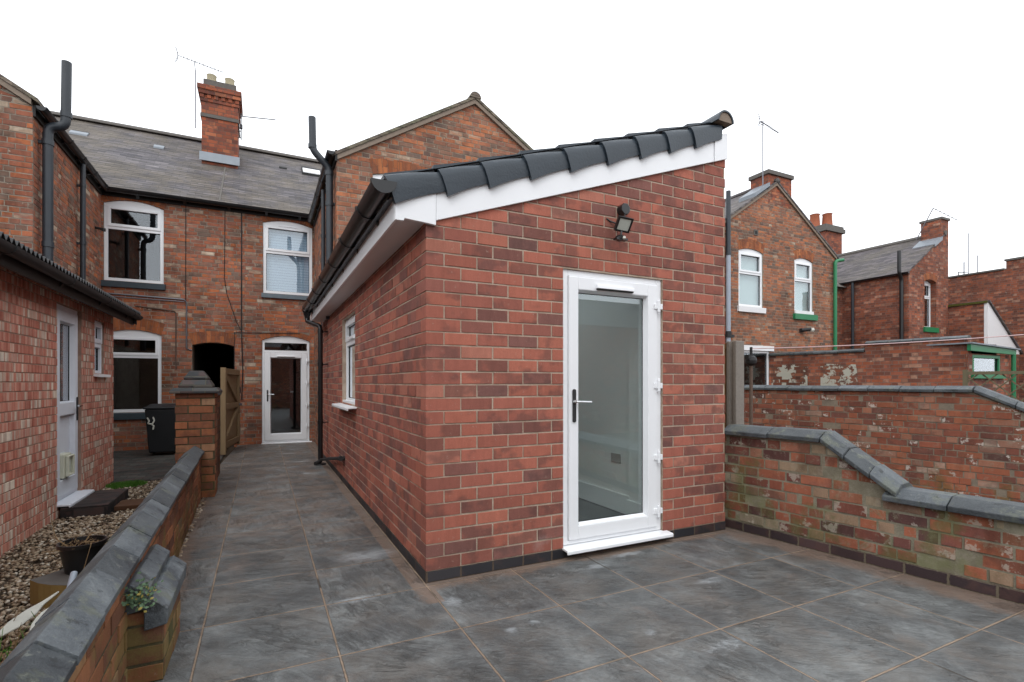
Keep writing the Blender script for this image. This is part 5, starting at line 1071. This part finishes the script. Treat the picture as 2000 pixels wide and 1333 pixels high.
# plant pot, log, tools, dead growth
LGs = thing('wooden_block', 'sawn log block with a dark top and yellow split side behind the low left wall', 'log', (-1.86, .62, 0))
mb = MB(); prf = [(.15 + .02 * math.sin(k * 2.3), k) for k in range(12)]
vs = [(-1.86 + (r_ * (1.35 if z else 1.3)) * math.cos(k * math.pi / 6), .70 + r_ * 1.2 * math.sin(k * math.pi / 6), z) for z in (-.02, .135) for r_, k in prf]
mb.add(vs, [list(range(11, -1, -1))] + [[i, (i + 1) % 12, (i + 1) % 12 + 12, i + 12] for i in range(12)]); mb.build('side', 'log', LGs)
MB().add([(v[0], v[1], .1355) for v in vs[12:]], [list(range(12))]).build('top', 'cement', LGs)
PP = thing('plant_pot', 'round black plastic pot holding a dead twiggy plant on the gravel', 'pot', (-1.93, 1.02, 0))
MB().lathe((-1.87, .76, .136), [(.080, 0), (.108, .150), (.117, .150), (.117, .172), (.106, .172), (.100, .135), (.02, .13)], 24).build('pot', 'blackpvc', PP, smooth=True)
rd = random.Random(11); TP = Matrix.Translation((-1.87, .76, .264)) @ Matrix.Scale(.85, 4) @ Matrix.Translation((1.90, -.98, -.262)); mb = MB(TP).lathe((-1.90, .98, .262), [(.116, 0), (.08, .02), (.02, .03)], 16)
for _ in range(60):
    a = rd.uniform(0, 6.28); q = rd.uniform(0, .1); p = Vector((-1.90 + q * math.cos(a), .98 + q * math.sin(a), .28)); d = Vector((rd.uniform(-1, 1), rd.uniform(-1, 1), rd.uniform(0, .8))) * .05; mb.tube([p, p + d], .004, 4)
mb.build('compost', 'bark', PP)
mb = MB(TP)
for _ in range(90):
    a = rd.uniform(0, 6.28); q = rd.uniform(0, .12); p = Vector((-1.90 + q * math.cos(a), .98 + q * math.sin(a), .29)); d = Vector((rd.uniform(-1, 1), rd.uniform(-1, 1), rd.uniform(-.2, .7))) * .05; mb.tube([p, p + d], .0022, 4, r1=.001)
for pts in [[(-1.96, .95, .28), (-2.03, .93, .36), (-2.05, .92, .50)], [(-1.86, .93, .28), (-1.82, .86, .33), (-1.86, .80, .12)], [(-1.92, .92, .28), (-1.88, .9, .33), (-1.80, .92, .31)], [(-1.95, .9, .28), (-2.08, .85, .30)], [(-1.9, 1.0, .28), (-1.86, 1.02, .36), (-1.78, 1.0, .34)]]: mb.tube(pts, .0045, 5, r1=.002, bend=.03)
mb.build('dead_stem', 'straw', PP)
WP = thing('plastic_bracket', 'pair of white plastic wing-shaped pieces leaning behind the low left wall', 'plastic part', (-1.75, -.1, 0))
Tw = Matrix.Translation((-1.857, -.035, .20)) @ Matrix.Rotation(R(40), 4, 'Z') @ Matrix.Rotation(R(-25), 4, 'Y') @ Matrix.Scale(.5, 4) @ Matrix.Rotation(R(35), 4, 'X')
mb = MB(Tw); pl = [(-.24, -.03), (-.12, -.055), (.02, -.045), (.10, -.01), (.24, .005), (.245, .02), (.10, .03), (.0, .05), (-.14, .05), (-.24, .02)]; mb.prism([(x, y, 0) for x, y in pl], (0, 0, .018)); mb.build('wing', 'dirtywhite', WP, bev=.006)
Tw2 = Matrix.Translation((-1.755, -.20, .21)) @ Matrix.Rotation(R(72), 4, 'Z') @ Matrix.Rotation(R(-25), 4, 'Y') @ Matrix.Rotation(R(25), 4, 'X') @ Matrix.Scale(.8, 4); MB(Tw2).prism([(.10 * math.cos(k * math.pi / 8), .052 * math.sin(k * math.pi / 8), 0) for k in range(16)], (0, 0, .016)).build('disc', 'dirtywhite', WP, bev=.005)
mb = MB(Tw2); mb.lathe((-.05, 0, .016), [(.006, 0), (.005, .004)], 8); mb.lathe((.05, 0, .016), [(.006, 0), (.005, .004)], 8); mb.build('screw', 'darkmetal', WP)
TB = thing('tool_handle', 'grey metal tube handle poking up beside the low left wall', 'handle', (-1.7, .4, 0)); MB().tube([(-1.70, -.16, .14), (-1.735, -.02, .22), (-1.753, .157, .30)], .015, 10, bend=.05).build('tube', 'lightpipe', TB, smooth=True)
DG = thing('weeds', 'dry brown stalks and sparse green grass behind the low left wall, lower left corner', 'weeds', (-1.7, -.9, 0)); rd = random.Random(4)
for nm, mt, cnt in (('dead_stalks', 'straw', 70), ('green_blades', 'grass', 60)):
    mb = MB()
    for _ in range(cnt):
        x, y = rd.uniform(-1.98, -1.60), rd.uniform(-.75, -.05); h = rd.uniform(.06, .26); p = Vector((x, y, 0)); q = Vector((x + rd.uniform(-.1, .1), y + rd.uniform(-.15, .1), h)); mb.tube([p, p.lerp(q, .5) + Vector((rd.uniform(-.02, .02), 0, .03)), q], .0028, 4, r1=.001)
    mb.build(nm, mt, DG)
mb = MB()
for _ in range(120):
    p = Vector((rd.uniform(-2.0, -1.6), rd.uniform(-.8, .1), rd.uniform(.01, .10))); d = Vector((rd.uniform(-1, 1), rd.uniform(-1, 1), rd.uniform(-.3, .5))).normalized() * .03; s2 = d.orthogonal().normalized() * .012; mb.add([p, p + d * .5 + s2, p + d, p + d * .5 - s2], [[0, 1, 2, 3]])
mb.build('dead_leaves', 'straw', DG)

# ================================================================== RIGHT GARDEN WALLS
def saddle(T, segs, parent, w0, w1, zf, prof, name='coping_stone', mat='coping', L=.33, gap=.006, seed=1):
    rd = random.Random(seed)
    for (u0, z0, u1, z1) in segs:
        n_ = max(1, round(math.hypot(u1 - u0, z1 - z0) / L))
        for i in range(n_):
            a, b = i / n_, (i + 1) / n_; ua, ub = u0 + (u1 - u0) * a + gap / 2, u0 + (u1 - u0) * b - gap / 2; za, zb2 = z0 + (z1 - z0) * a, z0 + (z1 - z0) * b; j = rd.uniform(-.004, .004); e = rd.uniform(-.004, .004)
            vs = [(uu, d + e, zz + dz + j) for uu, zz in ((ua, za), (ub, zb2)) for d, dz in prof]; n2 = len(prof)
            MB(T).add(vs, [list(range(n2)), list(range(2 * n2 - 1, n2 - 1, -1))] + [[k + n2, (k + 1) % n2 + n2, (k + 1) % n2, k] for k in range(n2)]).build(name, mat, parent, bev=.005)
RW = thing('low_garden_wall', 'low mossy brick wall with ramped blue coping on the right of the patio', 'wall', (2.8, -.9, 0))
dv = Vector((.23, -1.82, 0)).normalized(); T = frame((2.68, .04, 0), dv, (-dv.y * -1, -dv.x, 0))
outv = Vector((dv.y, -dv.x, 0)); T = frame((2.68, .04, 0), dv, outv)
TOP = [(-.02, .80), (.77, .80), (1.18, .53), (1.181, .462), (4.6, .455)]
mb = MB(T); wall(mb, -.02, 4.6, .075, TOP); bricks(mb, -.02, 4.6, .078, TOP, bw=.225, bh=.079, mt=.014, bond='f', proud=.0035, jit=.0035, seed=51)
m2 = MB(frame(Vector((2.68, .04, 0)) - outv * .215, dv, -outv)); wall(m2, -.02, 4.6, -.03, TOP); mb.merge(m2)
for (a, za), (b, zb2) in zip(TOP, TOP[1:]): m3 = MB(T).quad((a, 0, za), (b, 0, zb2), (b, -.215, zb2), (a, -.215, za)); mb.merge(m3)
m3 = MB(T).quad((-.02, 0, 0), (-.02, -.215, 0), (-.02, -.215, .8), (-.02, 0, .8)); mb.merge(m3)
mb.build('wall', ('wm', 'wb'), RW)
MB(T).box(-.02, 4.6, -.215, .008, -.02, .075).build('plinth_course', 'oldplinth', RW)
SP = [(.045, 0), (.047, .032), (-.045, .078), (-.17, .078), (-.262, .032), (-.26, 0)]
saddle(T, [(-.02, .805, .77, .805), (4.6, .458, 1.115, .462)][:1], RW, 0, 0, 0, SP)
saddle(T, [(.775, .805, 1.25, .492)], RW, 0, 0, 0, SP, L=.20, seed=2)
saddle(T, [(1.165, .468, 4.6, .455)], RW, 0, 0, 0, [(.050, -.005), (.052, .030), (-.045, .078), (-.17, .078), (-.262, .03), (-.26, -.005)], L=.33, seed=3)
MB(T).box(-.02, .77, -.21, .01, .797, .806).build('mortar_bed', 'verge', RW)

W2 = thing('garden_wall', 'taller weathered brick party wall with blue coping in the garden beyond the right low wall', 'wall', (6.1, 1, 0))
d2 = Vector((.35, -3.06, 0)).normalized(); o2 = Vector((d2.y, -d2.x, 0)); T2 = frame((6.0, 2.36, 0), d2, o2)
TOP2 = [(-1.6, 1.13), (2.60, 1.13), (3.30, .80), (7, .5)]
mb = MB(T2); wall(mb, -1.6, 7, -.03, TOP2); bricks(mb, -1.0, 5.0, -.03, TOP2, bw=.222, bh=.077, mt=.011, bond='f', proud=.004, jit=.0035, seed=52); m2 = MB(frame(Vector((6.0, 2.36, 0)) - o2 * .215, d2, -o2)); wall(m2, -1.6, 7, -.03, TOP2); mb.merge(m2); mb.build('wall', ('pm', 'pb'), W2)
saddle(T2, [(-1.6, 1.132, 2.60, 1.132), (2.61, 1.132, 3.3, .80), (3.31, .80, 7, .502)], W2, 0, 0, 0, [(.035, 0), (.037, .035), (-.05, .075), (-.165, .075), (-.25, .03), (-.25, 0)], L=.36, seed=4)
W3 = thing('garden_wall', 'far stepped brick yard wall with flaking whitewash patches below the green drainpipe', 'wall', (11.1, 4, 0))
d3 = Vector((11.45 - 10.9, 1.9 - 5.8, 0)).normalized(); o3 = Vector((d3.y, -d3.x, 0)); T3 = frame((10.9, 5.8, 0), d3, o3); L3 = 3.95
mb = MB(T3); wall(mb, 0, L3, -.03, [(0, 1.93), (2.18, 1.93), (2.181, 2.09), (L3, 2.09)]); mb.quad((L3, 0, 0), (L3, -.22, 0), (L3, -.22, 2.09), (L3, 0, 2.09)); mb.build('wall', 'farbrick', W3)
MB(T3).quad((.05, .004, 1.0), (.95, .004, 1.0), (.95, .004, 1.72), (.05, .004, 1.68)).build('whitewash_patch', 'limewall', W3); MB(T3).quad((1.25, .004, 1.0), (2.1, .004, 1.0), (2.0, .004, 1.66), (1.25, .004, 1.70)).build('whitewash_patch', 'limewall', W3)
saddle(T3, [(0, 1.935, 2.17, 1.935), (2.19, 2.095, L3, 2.095)], W3, 0, 0, 0, [(.04, 0), (.045, .04), (-.05, .08), (-.17, .08), (-.26, .03), (-.25, 0)], L=.5, seed=6)

# green lean-to
GS = thing('lean_to_shed', 'small lean-to shed with a bright green fascia and green window at the far right', 'shed', (12.4, 1.9, 0)); T = FY(1.9)
gwn = dict(u0=11.66, u1=12.82, z0=1.40, z1=1.80)
mb = MB(T); wall(mb, 11.42, 13.2, -.03, 1.82, [gwn]); mb.quad((13.2, 0, 0), (13.2, -1.5, 0), (13.2, -1.5, 1.8), (13.2, 0, 1.8)); mb.build('wall', 'midwall', GS)
window(T, gwn, GS, mat='greenpaint', gl='glassdark', inset=.03, fw=.06, sash=False)
MB(T).box(11.6, 12.95, 0.002, .05, 1.33, 1.40).build('green_window_sill', 'greenpaint', GS)
MB(T).prism([(11.40, .02, 1.87), (13.32, .02, 1.83), (13.32, .02, 1.93), (11.40, .02, 2.0)], (0, .06, 0)).build('fascia', 'greenpaint', GS); MB(T).prism([(11.36, .12, 2.003), (13.4, .12, 1.933), (13.4, .12, 1.96), (11.36, .12, 2.03)], (0, -1.7, 0)).build('roof', 'lead', GS); MB(T).tube([(13.25, .06, .5), (13.25, .06, 1.83)], .04, 8).build('downpipe', 'greenpaint', GS)
# trellis
TR = thing('trellis_fence', 'weathered wooden diamond trellis fence behind the party wall at the right edge', 'trellis', (9.2, .4, 0)); dt = Vector((.35, -1.4, 0)).normalized(); T = frame((9.0, .97, 0), dt, (dt.y, -dt.x, 0)); mb = MB(T)
for i in range(-6, 16):
    for s_ in (-1, 1):
        pts = []
        for t in (0, 1): pts.append((i * .22 + (t * .62 if s_ > 0 else (1 - t) * .62), t * .62 + .76))
        (ua, za), (ub, zb2) = pts
        # clip to the panel
        def clip(ua, za, ub, zb2):
            if ua > ub: ua, za, ub, zb2 = ub, zb2, ua, za
            if ub < .02 or ua > 2.3: return None
            if ua < .02: t = (.02 - ua) / (ub - ua); ua, za = .02, za + (zb2 - za) * t
            if ub > 2.3: t = (2.3 - ua) / (ub - ua); ub, zb2 = 2.3, za + (zb2 - za) * t
            return ua, za, ub, zb2
        c_ = clip(ua, za, ub, zb2)
        if c_: mb.tube([(c_[0], .01 * s_, c_[1]), (c_[2], .01 * s_, c_[3])], .012, 4)
mb.build('lattice', 'trellis', TR); MB(T).box(0, .06, -.03, .03, 0, 1.45).build('post', 'trellis', TR); MB(T).box(2.3, 2.36, -.03, .03, 0, 1.45).build('post', 'trellis', TR); MB(T).box(.06, 2.3, -.025, .03, 1.37, 1.42).build('rail', 'trellis', TR); MB(T).box(.06, 2.3, -.02, .0, .0, .76).build('lower_panel', 'trellis', TR)
# concrete post + panel
CP = thing('concrete_post', 'slotted grey concrete fence post standing behind the right low wall', 'post', (3.04, .26, 0))
MB().prism([(2.98, .20, 0), (3.09, .20, 0), (3.09, .235, 0), (3.065, .235, 0), (3.065, .275, 0), (3.09, .275, 0), (3.09, .31, 0), (2.98, .31, 0), (2.98, .275, 0), (3.005, .275, 0), (3.005, .235, 0), (2.98, .235, 0)], (0, 0, 1.63)).build('post', 'conc', CP, bev=.006)
FP = thing('wooden_fence_panel', 'brown wooden fence panel between the new extension and the concrete post', 'fence', (3.0, 1, 0)); mb = MB()
for k in range(9): z = .08 + k * .17; mb.prism([(3.01, .32, z), (3.03, .32, z), (3.022, .32, z + .18), (3.014, .32, z + .18)], (0, 1.8, 0))
mb.build('board', 'fencewood', FP); MB().box(2.99, 3.05, .32, 2.12, 1.56, 1.60).build('top_rail', 'fencewood', FP); MB().box(2.975, 3.012, .33, .37, .08, 1.56).build('batten', 'fencewood', FP)
# clothes pole + line
PO = thing('washing_line_pole', 'thin rusty pole with a dark round fitting behind the right low wall', 'pole', (4.70, 1.41, 0)); MB().tube([(4.70, 1.41, 0), (4.70, 1.41, 1.5)], .021, 8).build('pole', 'rust', PO); MB().lathe((4.70, 1.41, 1.46), [(.02, 0), (.062, .03), (.07, .07), (.06, .11), (.02, .14)], 14).tube([(4.70, 1.41, 1.58), (4.70, 1.41, 1.70)], .018, 6).box(4.62, 4.72, 1.38, 1.43, 1.54, 1.60).build('fitting', 'dullblack', PO)
LN = thing('washing_line', 'thin pale washing line sagging from the rusty pole to the right', 'washing line', (4.7, 1.41, 1.68)); a, b = Vector((4.70, 1.41, 1.68)), Vector((8.2, -1.2, 1.93)); MB().tube([a.lerp(b, t / 16) - Vector((0, 0, .05 * 4 * (t / 16) * (1 - t / 16))) for t in range(17)], .006, 5).build('line', 'line', LN)

# ================================================================== houses behind the camera (seen in the glass)
HB = thing('terraced_house', 'brick house seen only as a reflection in the new glazed door', 'house', (2, -14, 0), 'victorian terraced houses')
T = frame((0, -14, 0), (1, 0, 0), (0, 1, 0)); bw1 = dict(u0=4.6, u1=5.3, z0=2.0, z1=3.0); bw2 = dict(u0=6.6, u1=7.4, z0=2.0, z1=3.3); bw3 = dict(u0=-3, u1=-2, z0=3.0, z1=4.4)
mb = MB(T); wall(mb, -14, 3.2, -.03, 3.4, [bw3] if False else []); wall(mb, 3.2, 8.6, -.03, [(3.2, 4.9), (5.9, 6.2), (8.6, 4.9)], [bw1, bw2]); wall(mb, 8.6, 24, -.03, 3.6); mb.build('wall', 'farbrick', HB)
window(T, bw1, HB, gl='glassdark'); window(T, bw2, HB, zt=2.8, gl='glassdark')
MB().prism([(-14, -14, 3.4), (-14, -17, 5.0), (-14, -20, 3.4)], (17.2, 0, 0)).prism([(8.6, -14, 3.6), (8.6, -17, 5.2), (8.6, -20, 3.6)], (15, 0, 0)).build('roof', 'slate', HB)
BF = thing('garden_wall', 'brick garden wall behind the viewpoint at the end of the patio', 'wall', (1, -7.2, 0)); MB().box(-6, 12, -7.3, -7.1, -.03, 1.3).build('wall', 'midwall', BF)
